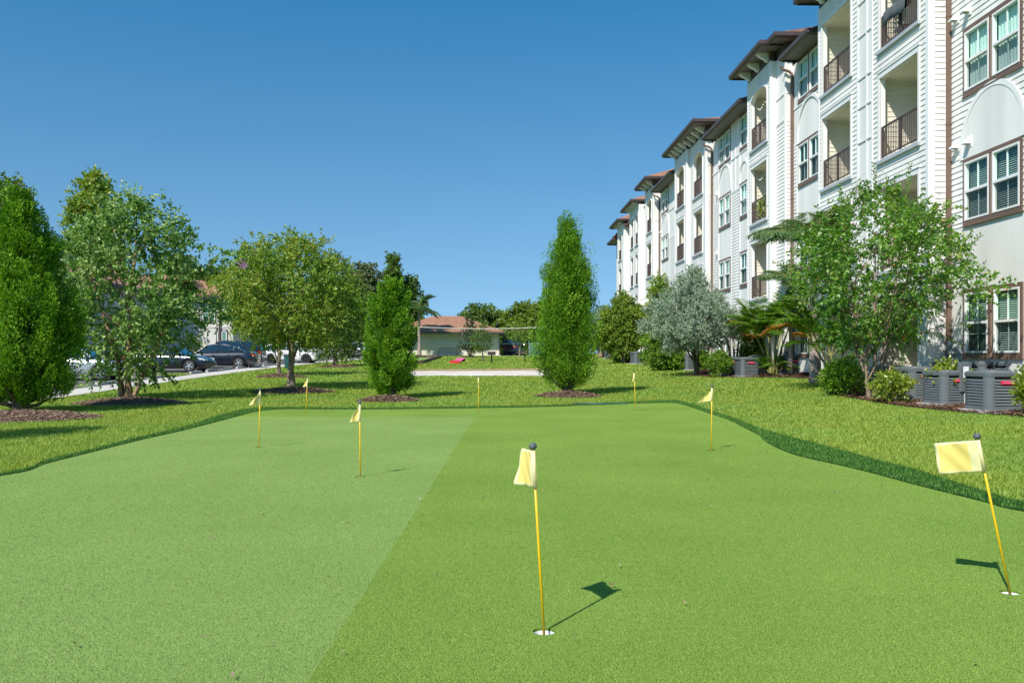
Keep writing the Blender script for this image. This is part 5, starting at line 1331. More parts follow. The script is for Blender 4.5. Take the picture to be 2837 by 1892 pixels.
bgtree(1432, 108, 915, 34, 'olive', 136, "low leafy tree with a thin pale trunk by the service drive", nc=120, low=.35, L=.2)
bgtree(1590, 120, 860, 50, 'oak', 137, "oak hidden behind the tall juniper", nc=90, low=.1)
bgtree(1665, 118, 862, 26, 'oak', 138, "dark far tree above the far silver tree", nc=90, low=.1)
bgtree(1400, 112, 940, 26, 'shrub', 139, "bright green shrub at the corner of the clubhouse", nc=70, low=.02, L=.2, W=.12)
bgtree(1475, 114, 945, 24, 'shrub', 140, "bright green shrub behind the right grill", nc=70, low=.02, L=.2, W=.12)
bgtree(860, 118, 800, 80, 'oak', 141, "oak far behind the parked cars", nc=120, low=.1)
bgtree(330, 110, 740, 90, 'oak', 142, "oak behind the near townhouse", nc=120, low=.1)
p = ground(1305, 990.5); H = zat(p, 880) - p.z
tree("magnolia_tree", "young magnolia with dark glossy leaves before the clubhouse wall", "tree", p, [([(0, 0, -.03), (.02, 0, .6), (-.1, 0, H*.8)], [.1, .07, .02]), ([(.1, 0, -.03), (.35, 0, .7)], [.06, .03]), ([(-.1, 0, -.03), (-.4, 0, .8)], [.06, .03])],
     [(0, .7), (.12, 1.15), (.3, .8), (.5, .6), (.75, .38), (1, .1)], .75, H, 'magnolia', 151, nclump=90, ntwig=4, nleaf=8, tl=.45, L=.2, W=.1, lump=.35, nlimb=16, off=(-.15, 0))
p = ground(1338, 999); H = zat(p, 895) - p.z
tree("oak_sapling", "young oak with a pale slim trunk right of the magnolia", "tree", p, [([(0, 0, -.03), (-.05, 0, .9), (-.1, 0, H*.8)], [.07, .055, .015])],
     [(0, .5), (.2, .85), (.45, .8), (.7, .6), (1, .15)], 1.0, H, 'oak', 152, nclump=120, ntwig=5, nleaf=9, tl=.35, L=.1, W=.05, nlimb=14, off=(-.1, 0))
p = ground(1438, 991); H = 2.2
tree("oak_sapling", "thin sapling on the grass by the service drive", "tree", p, [([(0, 0, -.03), (.1, 0, 1.0), (.1, 0, 1.9)], [.07, .06, .02])],
     [(0, .4), (.4, .8), (1, .2)], 1.7, 3.6, 'olive', 153, nclump=60, ntwig=5, nleaf=8, tl=.4, L=.15, W=.09, nlimb=8)
p = ground(892 if False else 436, 1032)
tree("street_tree", "slim trunk tree on the car park island before the near dark sedan", "tree", p, [([(0, 0, -.03), (0, 0, 1.2), (.1, 0, 2.6)], [.06, .05, .03])],
     [(0, .6), (.4, 1.1), (1, .3)], 1.7, 3.8, 'birch', 154, nclump=70, ntwig=5, nleaf=8, tl=.5, L=.09, W=.06, nlimb=10)
# ================================================================== condensers
def condenser_parts(t, w=0.80, h=0.76):
    def ring(w_, r_, n=6):
        o = []
        for cx_, cy_, a0_ in ((1, 1, 0), (-1, 1, 90), (-1, -1, 180), (1, -1, 270)):
            for j in range(n + 1):
                a = R(a0_ + 90*j/n); o.append((cx_*(w_/2 - r_) + r_*math.cos(a), cy_*(w_/2 - r_) + r_*math.sin(a)))
        return o
    def band(m, w0, w1, z0, z1, r_=.14):
        a, b = ring(w0, r_), ring(w1, r_); n = len(a)
        m.add([(x, y, z0) for x, y in a] + [(x, y, z1) for x, y in b], [(i, (i+1) % n, n+(i+1) % n, n+i) for i in range(n)])
    m = MB(); band(m, w-.07, w-.07, .05, h-.05); m.build("coil", M['accoil'], t)
    m = MB(); z = .10; pitch = .058
    while z < h - .14:
        band(m, w-.005, w-.03, z, z+.036); band(m, w-.055, w-.005, z-.004, z); band(m, w-.03, w-.055, z+.036, z+.04); z += pitch
    m.build("louvres", M['ac'], t)
    m = MB(); band(m, w+.01, w+.01, .0, .085); band(m, w-.06, w+.01, .085, .087); band(m, w+.01, w-.06, 0, .001)
    # solid corner posts
    for sx, sy in ((1, 1), (-1, 1), (-1, -1), (1, -1)):
        pts = []
        for j in range(7):
            a = R({(1,1):0, (-1,1):90, (-1,-1):180, (1,-1):270}[(sx, sy)] + 90*j/6)
            pts.append((sx*(w/2-.14) + .145*math.cos(a), sy*(w/2-.14) + .145*math.sin(a)))
        m.add([(x, y, .05) for x, y in pts] + [(x, y, h-.08) for x, y in pts], [(j, j+1, 8+j, 7+j) for j in range(6)])
    m.build("casing", M['ac'], t, True)
    m = MB(); band(m, w+.02, w+.03, h-.10, h-.03); band(m, w+.03, w-.04, h-.03, h); band(m, w-.06, w+.02, h-.102, h-.10)
    a = ring(w-.04, .14); m.add([(x, y, h) for x, y in a], [tuple(range(len(a)))])
    m.lathe([(.33, h+.001), (.33, h+.018), (.31, h+.02), (.30, h-.0)], (0, 0, 0), 24)
    for i in range(5): m.lathe([(.05 + i*.055, h+.012), (.055 + i*.055, h+.016)], (0, 0, 0), 20)
    for k in range(3): 
        a_ = k*math.pi/3; m.obox(Matrix.Translation((0, 0, h+.012)) @ Matrix.Rotation(a_, 4, 'Z'), .62, .015, .008)
    m.build("top_cover", M['ac'], t, True)
    m = MB(); m.obox(Matrix.Translation((0.02, -w/2 - .012, h-.22)), .30, .014, .07); pl = m.build("name_plate", M['red'], t, bevel=.006)
    m = MB(); m.obox(Matrix.Translation((0.02, -w/2 - .021, h-.22)), .22, .004, .022); m.build("plate_stripe", M['pink'], pl)
    m = MB(); m.box(-w/2-.06, w/2+.06, -w/2-.06, w/2+.06, -.06, 0.0); m.build("pad", M['concrete'], t)
ACG = "air conditioning condensers along the facade"
acs = [((2752, 1141), 6, 0, 1.0, "grey condenser nearest the camera at the right edge, its red plate in the sun"), ((2622, 1123), 12, 0, .95, "grey condenser behind the leggy shrub left of the nearest one"),
       ((2538, 1108), 8, 0, 1.0, "dark condenser with a red plate in the shade of the many stemmed crape myrtle"), ((2466, 1101), 5, 0, 1.0, "shaded condenser behind the low yellow shrub, farthest left of the near row"),
       ((2905, 1130), 20, .0, 1.0, "condenser at the right edge behind the croton"),
       ((2722, 1092), 15, .02, 1.0, "condenser of the second row, topped by fallen leaves under the meters"), ((2815, 1094), 15, .02, 1.0, "second row condenser under the ground floor window"), ((2608, 1083), 5, .02, 1.0, "second row condenser behind the leggy shrub"),
       ((2069, 1044), 8, 0, 1.0, "condenser with a red plate in the middle of the facade by the areca clump"), ((2024, 1041), 15, 0, 1.0, "black looking condenser next to the dark green bush"), ((2189, 1039), 12, 0, 1.0, "shaded condenser between the areca clump and the thick palm trunk"), ((2105, 1036), 12, 0, 1.0, "condenser hidden behind the palm fronds of the areca clump"),
       ((1913, 1026), 10, 0, 1.0, "blue grey condenser directly behind the silver tree trunk"), ((1767, 1008.5), 20, 0, 1.0, "far blue grey condenser between the hedge bushes"), ((1690, 994), 20, 0, 1.0, "farthest condenser by the far silver tree")]
ac0 = None
for (px, py), rz, dz, sc_, lb in acs:
    p = ground(px, py)
    if ac0 is None:
        ac0 = thing("condenser", lb, "air conditioner", p, R(rz), ACG); condenser_parts(ac0); o = ac0
    else: o = copy_tree(ac0)
    o.location = (p.x, p.y, p.z + .05 + dz); o.rotation_euler = (0, 0, R(rz)); o.scale = (sc_, sc_, sc_); o["label"] = lb
p = ground(2672, 1124); m = MB(); m.box(-.16, .16, -.05, .05, .3, .95); t = thing("disconnect_box", "flat grey switch box with a white sticker between the two near grey condensers", "electric box", p, R(20))
m.build("cabinet", M['ac'], t, bevel=.01)
m = MB(); m.box(-.09, .07, -.054, -.051, .62, .86); m.build("sticker", M['cup'], t); m = MB(); m.box(-.12, -.10, -.02, .02, 0, .3); m.box(.10, .12, -.02, .02, 0, .3); m.build("leg", M['ac'], t)
m = MB(); m.box(-.07, .07, -.056, -.052, .02, .27); m.build("panel", M['plate'], t)

# ================================================================== cars
def car(label, paintk, loc, rz, L=4.6, Wd=1.8, H=1.45, kind='sedan', group="cars in the car park", wheel=.33, rimdark=False):
    """nose towards +x; origin on the ground under the middle"""
    t = thing("parked_car", label, "car", loc, rz, group); hw = Wd/2
    if kind == 'sedan':
        top = [(-.5, .62), (-.49, .86), (-.455, .97), (-.36, 1.0), (-.27, .99), (.17, .95), (.20, .94), (.36, .86), (.455, .72), (.492, .58), (.5, .42)]
        gh = [(-.36, 1.0, 1.0), (-.20, 1.34, 1), (-.08, H-.02, 1), (.03, H, 1), (.10, H-.05, 1), (.24, .94, 1)]
    elif kind == 'hatch':
        top = [(-.5, .62), (-.49, .95), (-.47, 1.0), (-.40, 1.02), (-.27, 1.0), (.17, .97), (.22, .96), (.37, .88), (.455, .74), (.492, .6), (.5, .42)]
        gh = [(-.47, 1.01, 1), (-.34, H-.1, 1), (-.15, H, 1), (.03, H, 1), (.10, H-.05, 1), (.26, .95, 1)]
    else:
        b = H*.62; top = [(-.5, .6), (-.495, b-.1), (-.48, b), (-.36, b), (-.2, b), (.17, b-.02), (.24, b-.03), (.40, b-.1), (.47, b-.22), (.495, .65), (.5, .45)]
        gh = [(-.485, b, 1), (-.44, H-.06, 1), (-.3, H, 1), (.05, H, 1), (.13, H-.05, 1), (.26, b-.03, 1)]
    # lower body: loft of cross sections
    xs = sorted(set([p_[0] for p_ in top] + list(np.linspace(-.5, .5, 25))))
    tx_ = [p_[0] for p_ in top]; tz_ = [p_[1] for p_ in top]
    wxs = (-.305, .305) if kind != 'sedan' else (-.29, .305)
    m = MB(); rows = []
    for x in xs:
        zt = float(np.interp(x, tx_, tz_)); e = abs(x)/.5; wf = 1 - .16*max(0, (e-.72)/.28)**2
        zb_ = .20 + .12*max(0, (e-.8)/.2)
        zw = zb_
        for wx in wxs:
            dx = abs(x - wx)*L
            if dx < wheel + .06: zw = max(zw, wheel + math.sqrt(max(0, (wheel+.06)**2 - dx*dx)) - .0)
        zw = min(zw, zt - .1)
        sec = [(0, zb_), (hw*.7*wf, zb_), (hw*.7*wf, zw), (hw*.965*wf, zw), (hw*1.0*wf, max(zw + .01, min(zt-.06, .42))), (hw*1.0*wf, max(zw + .02, min(zt-.05, .66))), (hw*.965*wf, max(zw+.03, zt-.05)), (hw*.86*wf, zt), (hw*.4*wf, zt+.022), (0, zt+.03)]
        rows.append([(x*L, y, z) for y, z in sec] + [(x*L, -y, z) for y, z in reversed(sec[:-1])])
    n = len(rows[0]); vs = [v for r_ in rows for v in r_]
    m.add(vs, [(i*n+j, i*n+j+1, (i+1)*n+j+1, (i+1)*n+j) for i in range(len(rows)-1) for j in range(n-1)] + [tuple(range(n)), tuple((len(rows)-1)*n + i for i in reversed(range(n)))])
    bo = m.build("body", M[paintk], t, True)
    # cabin: glass shell, then roof skin and pillars
    def sec_at(x):
        z = float(np.interp(x, [q[0] for q in gh], [q[1] for q in gh])); zb2 = float(np.interp(x, tx_, tz_)) - .02
        k = (z - zb2)/max(.01, H - zb2); wu = hw*(.88 - .20*max(0, k)); return z, zb2, wu
    gx_ = list(np.linspace(gh[0][0], gh[-1][0], 19)); m = MB(); rows = []
    for x in gx_:
        z, zb2, wu = sec_at(x); z = max(z, zb2 + .005)
        rows.append([(x*L, hw*.93, zb2), (x*L, wu, z-.025), (x*L, wu*.75, z-.004), (x*L, 0, z), (x*L, -wu*.75, z-.004), (x*L, -wu, z-.025), (x*L, -hw*.93, zb2)])
    n = 7; m.add([v for r_ in rows for v in r_], [(i*n+j, i*n+j+1, (i+1)*n+j+1, (i+1)*n+j) for i in range(len(rows)-1) for j in range(n-1)])
    m.build("window_glass", M['carglass'], t, True)
    m = MB()   # roof panel
    ra = gh[1][0] if kind != 'sedan' else -.21; rb = gh[-2][0] + .01
    for x0, x1 in zip(np.linspace(ra, rb, 13)[:-1], np.linspace(ra, rb, 13)[1:]):
        A = sec_at(x0); Bq = sec_at(x1); k = .012
        for s_ in (1, -1):
            m.quad((x0*L, 0, A[0]+k), (x1*L, 0, Bq[0]+k), (x1*L, s_*Bq[2]*1.0, Bq[0]-.02+k), (x0*L, s_*A[2]*1.0, A[0]-.02+k))
            m.quad((x0*L, s_*A[2]*1.0, A[0]-.02+k), (x1*L, s_*Bq[2]*1.0, Bq[0]-.02+k), (x1*L, s_*(Bq[2]+.02), Bq[0]-.075), (x0*L, s_*(A[2]+.02), A[0]-.075))
    m.build("roof", M[paintk], t, True)
    m = MB()
    for s_ in (1, -1):
        def strip(xa, xb, r_=.028):
            pts = []
            for f in np.linspace(0, 1, 6):
                x = xa + (xb-xa)*f; z, zb2, wu = sec_at(x); pts.append((x*L, s_*(wu + .012), z - .02))
            m.tube(pts, r_, 6)
        strip(rb, gh[-1][0] - .005); strip(ra, gh[0][0] + .01, .05)
        for x in ((-.03, -.03), (-.19, -.20)) if kind == 'sedan' else ((-.04, -.04), (-.24, -.25)):
            z, zb2, wu = sec_at(x[0]); m.tube([(x[0]*L, s_*(wu+.012), z-.04), (x[1]*L, s_*(hw*.935+.01), zb2)], .03, 6)
        m.tube([(x*L, s_*hw*.945, float(np.interp(x, tx_, tz_)) - .015) for x in np.linspace(gh[0][0], gh[-1][0], 8)], .009, 6)
    m.build("pillars", M[paintk], t, True)
    m = MB()
    for s_ in (1, -1):
        z, zb2, wu = sec_at(.17); m.obox(Matrix.Translation((.18*L, s_*(hw+.07), 1.0 if kind == 'sedan' else H*.66)), .10, .16, .12)
        mi_ = m.build("mirror", M[paintk], t, bevel=.03); m = MB()
    for i, (wx, s_) in enumerate(((wxs[0], 1), (wxs[0], -1), (wxs[1], 1), (wxs[1], -1))):
        w = MB(); prof = [(.2, -.1), (wheel-.02, -.1), (wheel, -.07), (wheel, .07), (wheel-.02, .1), (wheel*.70, .1), (wheel*.66, .07)]
        c = (wx*L, s_*(hw-.115), wheel); w.lathe([(a, b*s_) for a, b in prof], c, 28, 'y'); ty = w.build("wheel", M['tyre'], t, True)
        w = MB(); yo = s_*(hw-.03); rr = wheel*.68
        w.lathe([(rr, -.0), (rr*.94, .01*s_), (rr*.90, -.03*s_)], (wx*L, yo, wheel), 28, 'y')
        for k in range(10):
            a = 2*math.pi*k/10 + (.12 if k % 2 else -.12)
            w.obox(Matrix.Translation((wx*L + rr*.5*math.cos(a), yo - .012*s_, wheel + rr*.5*math.sin(a))) @ Matrix.Rotation(-a, 4, 'Y'), rr*.95, .02, rr*.13)
        w.lathe([(.06, .0), (.055, .012*s_), (.001, .014*s_)], (wx*L, yo, wheel), 16, 'y'); w.build("rim", M['black'] if rimdark else M['rim'], ty)
        w = MB(); w.disc((wx*L, s_*(hw-.075), wheel), wheel*.7, 24, 'y'); w.build("brake_disc", M['black'], ty)
    zt = float(np.interp(-.485, tx_, tz_))
    for s_ in (1, -1):
        m = MB(); zl = .80 if kind == 'sedan' else H*.52
        m.add([(-.5*L-.006, s_*hw*.42, zl-.06), (-.5*L-.006, s_*hw*.42, zl+.06), (-.492*L, s_*hw*.86, zl+.09), (-.492*L, s_*hw*.86, zl-.08), (-.44*L, s_*hw*1.0, zl+.08), (-.455*L, s_*hw*.995, zl-.03)], [(0,1,2,3), (3,2,4,5)])
        m.build("tail_light", M['taillight'], t)
        m = MB(); zl = .66 if kind == 'sedan' else H*.47
        m.add([(.494*L, s_*hw*.5, zl-.05), (.490*L, s_*hw*.5, zl+.03), (.468*L, s_*hw*.86, zl+.07), (.480*L, s_*hw*.86, zl-.05), (.40*L, s_*hw*.985, zl+.13), (.43*L, s_*hw*.99, zl+.0)], [(0,1,2,3), (3,2,4,5)])
        m.build("head_light", M['headlight'], t)
        m = MB()
        for x in (.02, -.17): m.obox(Matrix.Translation((x*L, s_*(hw+.012), .80 if kind == 'sedan' else H*.55)), .17, .03, .03)
        m.build("door_handle", M['chrome'] if paintk in ('car_navy', 'car_silver') else M[paintk], t)
        m = MB()
        for x in (-.03, -.245, .2):
            m.obox(Matrix.Translation((x*L, s_*(hw+.0005), .62)), .008, .006, .5)
        m.build("door_seam", M['black'], t)
    m = MB(); m.obox(Matrix.Translation((-.5*L-.012, 0, .78 if kind == 'sedan' else H*.45)), .01, .34, .17); m.build("number_plate", M['plate'], t)
    m = MB(); m.obox(Matrix.Translation((.497*L, 0, .40)), .03, hw*1.3, .16); m.build("grille", M['black'], t)
    m = MB(); m.obox(Matrix.Translation((0, 0, .24)), L*.86, Wd*.86, .12); m.build("underside", M['black'], t)
    return t
def gz(x, y): return (x, y, g(x, y) + .014)
c1 = ground(530, 1032)
car("dark sedan seen from its front wheel side, nose towards the walkway", 'car_black', gz(c1.x - .305*4.6, c1.y + .8), R(-4), 4.6, 1.8, 1.43)
c2 = ground(658, 1021)
car("dark sedan with red tail lights and chrome window trim, tail towards the walkway", 'car_navy', gz(c2.x - .29*4.85, c2.y + .85), R(183), 4.85, 1.85, 1.47)
car("dark sport utility car behind the sedan with chrome window trim", 'car_navy', gz(-17.9, 62.2), R(181), 4.7, 1.85, 1.72, 'suv', wheel=.36)
car("white hatchback half hidden by the crape myrtle trunks", 'car_white', gz(-14.95, 67.9), R(-3), 4.35, 1.8, 1.5, 'hatch', rimdark=True)
car("silver car farthest along the row beside the smaller juniper", 'car_silver', gz(-13.9 + .3, 92.6), R(178), 4.7, 1.82, 1.5, 'sedan')
car("silver car with bluish windscreen behind the birch and the left juniper", 'car_silver', gz(-18.1, 39.6), R(2), 4.7, 1.82, 1.45, 'sedan')
car("silver estate car behind the low branched crape myrtle", 'car_silver', gz(-15.2, 86.5), R(181), 4.7, 1.82, 1.6, 'hatch')
# off-road vehicle by the clubhouse, seen from behind
def jeep(loc, rz):
    t = car("black off road vehicle with a spare wheel parked by the clubhouse", 'car_black', loc, rz, 4.2, 1.85, 1.85, 'suv', None, .40)
    w = MB(); w.lathe([(.1, -.0), (.38, 0), (.40, .04), (.40, .18), (.36, .22), (.1, .20)], (0, 0, 0), 24, 'y')
    for i, v in enumerate(w.v): w.v[i] = (-2.13 - v[1], v[0], 1.05 + v[2])
    w.build("spare_wheel", M['tyre'], t, True)
p = at_depth(1425, HZ, 104); jeep((p.x, p.y, g(p.x, p.y) + .015), R(74))
# ================================================================== wheel stops
WSG = "concrete wheel stops along the walkway"
def stop_mesh():
    m = MB(); pr = [(-.08, 0), (-.075, .06), (-.05, .125), (.05, .125), (.075, .06), (.08, 0)]; n = len(pr)
    m.add([(x, -.9, z) for x, z in pr] + [(x, .9, z) for x, z in pr], [tuple(range(n)), tuple(reversed(range(n, 2*n)))] + [(i, (i+1) % n, n+(i+1) % n, n+i) for i in range(n)])
    return m
st0 = None
for i, y in enumerate([35.5, 38.3, 41.1, 47.0, 49.8, 52.6, 55.4, 58.2, 61.0, 63.8, 66.6, 69.4, 72.2, 84, 87, 90]):
    x = float(np.interp(y, [q[1] for q in WALK_L], [q[0] for q in WALK_L])) - .28
    x2 = float(np.interp(y+1, [q[1] for q in WALK_L], [q[0] for q in WALK_L])) - .28
    if st0 is None: st0 = stop_mesh().build("wheel_stop", M['concrete'], bevel=.012); o = st0
    else: o = st0.copy(); col.objects.link(o)
    o.location = (x, y, g(x, y) + .012); o.rotation_euler = (math.atan(.0169), 0, math.atan2(x - x2, 1.0))
    wh = ["before the silver car with bluish windscreen", "left of the birch stems", "right of the birch stems", "under the nose of the dark sedan", "between the two dark sedans", "behind the tail of the chrome trimmed sedan",
          "right of the chrome trimmed sedan", "left of the slim whitish trunk", "at the slim whitish trunk", "left of the round headed crape trunk", "before the white hatchback", "right of the white hatchback", "behind the low branched crape myrtle",
          "third from the far end of the row", "second from the far end of the row", "at the far end of the row by the smaller juniper"][i]
    tag(o, "pale concrete wheel stop " + wh, "wheel stop", WSG)
# ================================================================== litter bin, light pole
p = ground(802, 1022); t = thing("litter_bin", "dark teal litter bin behind the round headed crape myrtle's trunk", "bin", p)
m = MB(); m.lathe([(.24, 0), (.28, .06), (.33, .72), (.34, .78)], (0, 0, 0), 20); m.disc((0, 0, .02), .25); m.build("barrel", M['teal'], t, True)
m = MB(); m.lathe([(.355, .76), (.36, .84), (.30, .88), (.18, .9), (.18, .82)], (0, 0, 0), 20); m.build("lid", M['black'], t, True)
p = at_depth(731, HZ, 78); p.z = g(p.x, p.y); t = thing("light_pole", "slim grey light pole behind the dark sport utility car", "pole", p)
m = MB(); m.tube([(0, 0, 0), (0, 0, 4.2)], [.07, .05], 10); m.build("pole", M['grey'], t, True)
m = MB(); m.box(-.2, .35, -.12, .12, 4.2, 4.3); m.build("lamp_head", M['black'], t)
p = at_depth(1377, HZ, 116); p.z = g(p.x, p.y); H = zat(p, 900) - p.z; t = thing("street_lamp", "black lantern lamp post behind the clubhouse corner", "lamp post", p)
m = MB(); m.lathe([(.12, 0), (.1, .4), (.05, .6), (.05, H-.5)], (0, 0, 0), 10); m.build("post", M['black'], t, True)
m = MB(); m.lathe([(.06, H-.5), (.2, H-.45), (.26, H-.05), (.3, H), (.1, H+.2), (.02, H+.4)], (0, 0, 0), 10); m.build("lantern", M['black'], t, True)

# ================================================================== volleyball net
NY = 50.0; nz = lambda x: g(x, NY)
t = thing("volleyball_net", "volleyball net with a pale top band strung over the white sand", "net", (0, NY, nz(0)))
xa, xb = -5.15, 4.15; zt_ = zat((0, NY, 0), 908) - nz(0); zl_ = zat((0, NY, 0), 953) - nz(0)
def sagf(x): return 0.16*(((x - (xa+xb)/2)/((xb-xa)/2))**2)
XS = np.linspace(xa + .1, xb - .1, 40)
m = MB()
for x0, x1 in zip(XS[:-1], XS[1:]):
    a, b = zt_ + sagf(x0) - .05, zt_ + sagf(x1) - .05
    m.add([(x0, -.012, a-.025), (x1, -.012, b-.025), (x1, -.012, b+.025), (x0, -.012, a+.025), (x0, .012, a-.025), (x1, .012, b-.025), (x1, .012, b+.025), (x0, .012, a+.025)], [(0,1,2,3), (7,6,5,4), (0,4,5,1), (3,2,6,7)])
m.build("top_band", M['rope'], t)
m = MB()
m.tube([(x, 0, zl_ + sagf(x)*1.3) for x in XS], .014, 6); m.build("bottom_cord", M['teal'], t)
m = MB()
for j in range(1, 7):
    f = j/7; m.tube([(x, 0, (zt_ + sagf(x) - .05)*(1-f) + f*(zl_ + sagf(x)*1.3)) for x in XS], .0022, 3, False)
for x in np.linspace(xa+.2, xb-.2, 62):
    m.tube([(x, 0, zt_ + sagf(x) - .05), (x, 0, zl_ + sagf(x)*1.3)], .0022, 3, False)
m.build("mesh", M['teal'], t)
for x in (xa, xb):
    m = MB(); m.tube([(x, 0, -.1), (x, 0, 2.6)], .05, 10); m.sphere((x, 0, 2.6), .052, 6); m.build("post", M['grey'], t, True)
# ================================================================== bench, grills, bean bag boards, bocce edging
def bench(p, rz):
    t = thing("park_bench", "black slatted metal bench against the clubhouse wall", "bench", p, rz); w = 1.95
    m = MB()
    for i in range(22):
        x = -w/2 + .08 + (w-.16)*i/21; m.tube([(x, .22, .44), (x, .30, .62), (x, .36, .9)], .014, 5)
    m.tube([(-w/2, .36, .9), (w/2, .36, .9)], .025, 8); m.build("backrest", M['black'], t)
    m = MB()
    for i in range(9): m.box(-w/2 + .05, w/2 - .05, -.26 + i*.055, -.225 + i*.055, .43, .45)
    m.build("seat", M['black'], t)
    for s_ in (-1, 1):
        m = MB(); x = s_*w/2; m.tube([(x, .40, .0), (x, .26, .42), (x, .36, .9)], .03, 8); m.tube([(x, -.28, 0), (x, -.26, .62), (x, .3, .64)], .03, 8); m.build("leg", M['black'], t, True)
    return t
p = ground(1240, 987.2); bench((p.x, p.y, p.z), 0)
def grill(px, py, top, hw, lb, rz):
    p = ground(px, py); H = zat(p, top) - p.z; w = wid(p, hw); t = thing("park_grill", lb, "grill", p, rz, "park grills on posts")
    m = MB(); m.tube([(0, 0, -.05), (0, 0, H - .24)], .055, 10); m.build("post", M['black'], t, True)
    m = MB(); h0 = H - .27
    m.box(-w, w, -.25, .25, h0, h0 + .02); m.box(-w, w, .23, .25, h0, H); m.box(-w, -w+.02, -.25, .25, h0, H); m.box(w-.02, w, -.25, .25, h0, H); m.box(-w, w, -.25, -.235, h0, H-.06)
    m.build("fire_box", M['rail'], t)
    m = MB()
    for i in range(14): m.box(-w+.03 + (2*w-.06)*i/14, -w+.045 + (2*w-.06)*i/14, -.22, .22, H-.05, H-.035)
    m.build("grate", M['black'], t)
grill(1362, 1005, 974, 10, "left park grill on a black post before the clubhouse corner", R(8))
grill(1454, 1002, 972, 9, "right park grill on a black post near the tall juniper", R(-20))
def board(p, rz, lb, m1):
    t = thing("bean_bag_board", lb, "game board", p, rz, "bean bag boards on the grass")
    m = MB(); w, l_ = .31, .61; zf, zr = .10, .32
    m.add([(-w, -l_, zf-.04), (w, -l_, zf-.04), (w, l_, zr-.04), (-w, l_, zr-.04), (-w, -l_, zf), (w, -l_, zf), (w, l_, zr), (-w, l_, zr)], [(4,5,6,7), (0,1,2,3), (0,1,5,4), (1,2,6,5), (2,3,7,6), (3,0,4,7)])
    m.build("board", M[m1], t)
    m = MB(); m.box(-w, w, -l_-.02, -l_+.02, 0, zf - .042); m.box(-w, -w+.03, -l_, l_, 0, zf-.05); m.box(w-.03, w, -l_, l_, 0, zf-.05); m.box(-w, w, l_-.04, l_, 0, zr-.05); m.build("frame", M['pinkred'], t)
    m = MB(); m.disc((0, .36, .3+.0), .075); 
    for i, v in enumerate(m.v): m.v[i] = (v[0], v[1], zf + (v[1]+l_)/(2*l_)*(zr-zf) + .004)
    m.build("target_hole", M['black'], t)
p = ground(1266, 1003.5); board((p.x + .15, p.y + 1.2, g(p.x, p.y + 1.2)), R(-14), "pink bean bag board lying behind the red one", 'pink')
p = ground(1261, 1007); t = thing("bean_bag_board", "red bean bag board seen from its raised end on the grass by the sand", "game board", p, R(174), "bean bag boards on the grass")
m = MB(); w, l_ = .37, .3
m.add([(-w, -l_, .06), (w, -l_, .06), (w, l_, .22), (-w, l_, .22), (-w, -l_, .02), (w, -l_, .02), (w, l_, .18), (-w, l_, .18)], [(0,1,2,3), (4,5,6,7), (0,1,5,4), (1,2,6,5), (2,3,7,6), (3,0,4,7)]); m.build("board", M['pinkred'], t)
m = MB(); m.box(-w, w, l_-.05, l_-.005, 0, .179); m.box(-w, -w+.03, -l_, l_-.05, 0, .05); m.box(w-.03, w, -l_, l_-.05, 0, .05); m.build("frame", M['red'], t)
# log edging of the bocce lawn
t = thing("log_edging", "scalloped dark log edging round the bocce lawn beside the smaller juniper", "edging", (BOCCE[2][0], BOCCE[2][1], g(*BOCCE[2])))
m = MB(); rng = np.random.default_rng(8)
for a, b in ((BOCCE[1], BOCCE[2]), (BOCCE[2], BOCCE[3]), (BOCCE[1], BOCCE[0])):
    a, b = Vector(a), Vector(b); n = int((b-a).length/.17)
    for i in range(n):
        q = a.lerp(b, (i+.5)/n); z = g(q.x, q.y); h = .24 + rng.uniform(-.02, .03)
        m.lathe([(.08, -.05), (.085, h-.03), (.06, h), (.001, h+.005)], (q.x - BOCCE[2][0], q.y - BOCCE[2][1], z - g(*BOCCE[2])), 8)
m.build("logs", M['log'], t, True)
# small hose and stone at the edge of the green
p = flat(1600, 1121); t = thing("garden_hose", "short dark hose end lying at the far edge of the green by the tall juniper", "hose", (p[0], p[1], 0))
m = MB(); m.tube([(x, .06*math.sin(x*7), .028) for x in np.linspace(0, 1.3, 24)], .017, 8); m.build("tube", M['teal'], t, True)
m = MB(); m.tube([(-.10, -.03, .03), (0, 0, .03)], [.03, .02], 8); m.build("nozzle", M['log'], t, True)

# ================================================================== clubhouse
CY = 100.0
xl, xr = -11.2, .88; zg = g(0, CY); et = zat((0, CY, 0), 920); ze = et
t = thing("clubhouse", "low cream clubhouse with a brown hipped shingle roof at the end of the lawn", "house", ((xl+xr)/2, CY, zg))
def loc_(o): o.parent = t; o.matrix_parent_inverse = Matrix.Translation(-t.location); return o
M['stucco'] = paint('block wall', (0.66, 0.63, 0.50), 0.8, 0.04, 1.0)
m = MB()
for i in range(14):   # block courses with shallow joints
    z0 = zg - .1 + i*.2; z1 = min(z0 + .2, ze + .1)
    if z0 > ze: break
    m.box(xl, xr, CY, CY + 8.6, z0, z1 - .008); m.box(xl + .004, xr - .004, CY + .006, CY + 8.5, z1 - .008, z1)
loc_(m.build("wall", M['stucco']))
o_ = 1.45; yl0, yl1 = CY - o_, CY + 8.6 + .8; xa_, xb_ = xl - .6, xr + .62; rz_ = zat((0, CY+4, 0), 876); yr = (yl0 + yl1)/2
run = (yl1 - yl0)/2 - .3
m = MB(); ra, rb = (xa_ + run, yr, rz_), (xb_ - run + .2, yr, rz_)
A_, B_, C_, D_ = (xa_, yl0, ze), (xb_, yl0, ze), (xb_, yl1, ze), (xa_, yl1, ze)
m.add([A_, B_, rb, ra], [(0,1,2,3)]); m.add([B_, C_, rb], [(0,1,2)]); m.add([C_, D_, ra, rb], [(0,1,2,3)]); m.add([D_, A_, ra], [(0,1,2)])
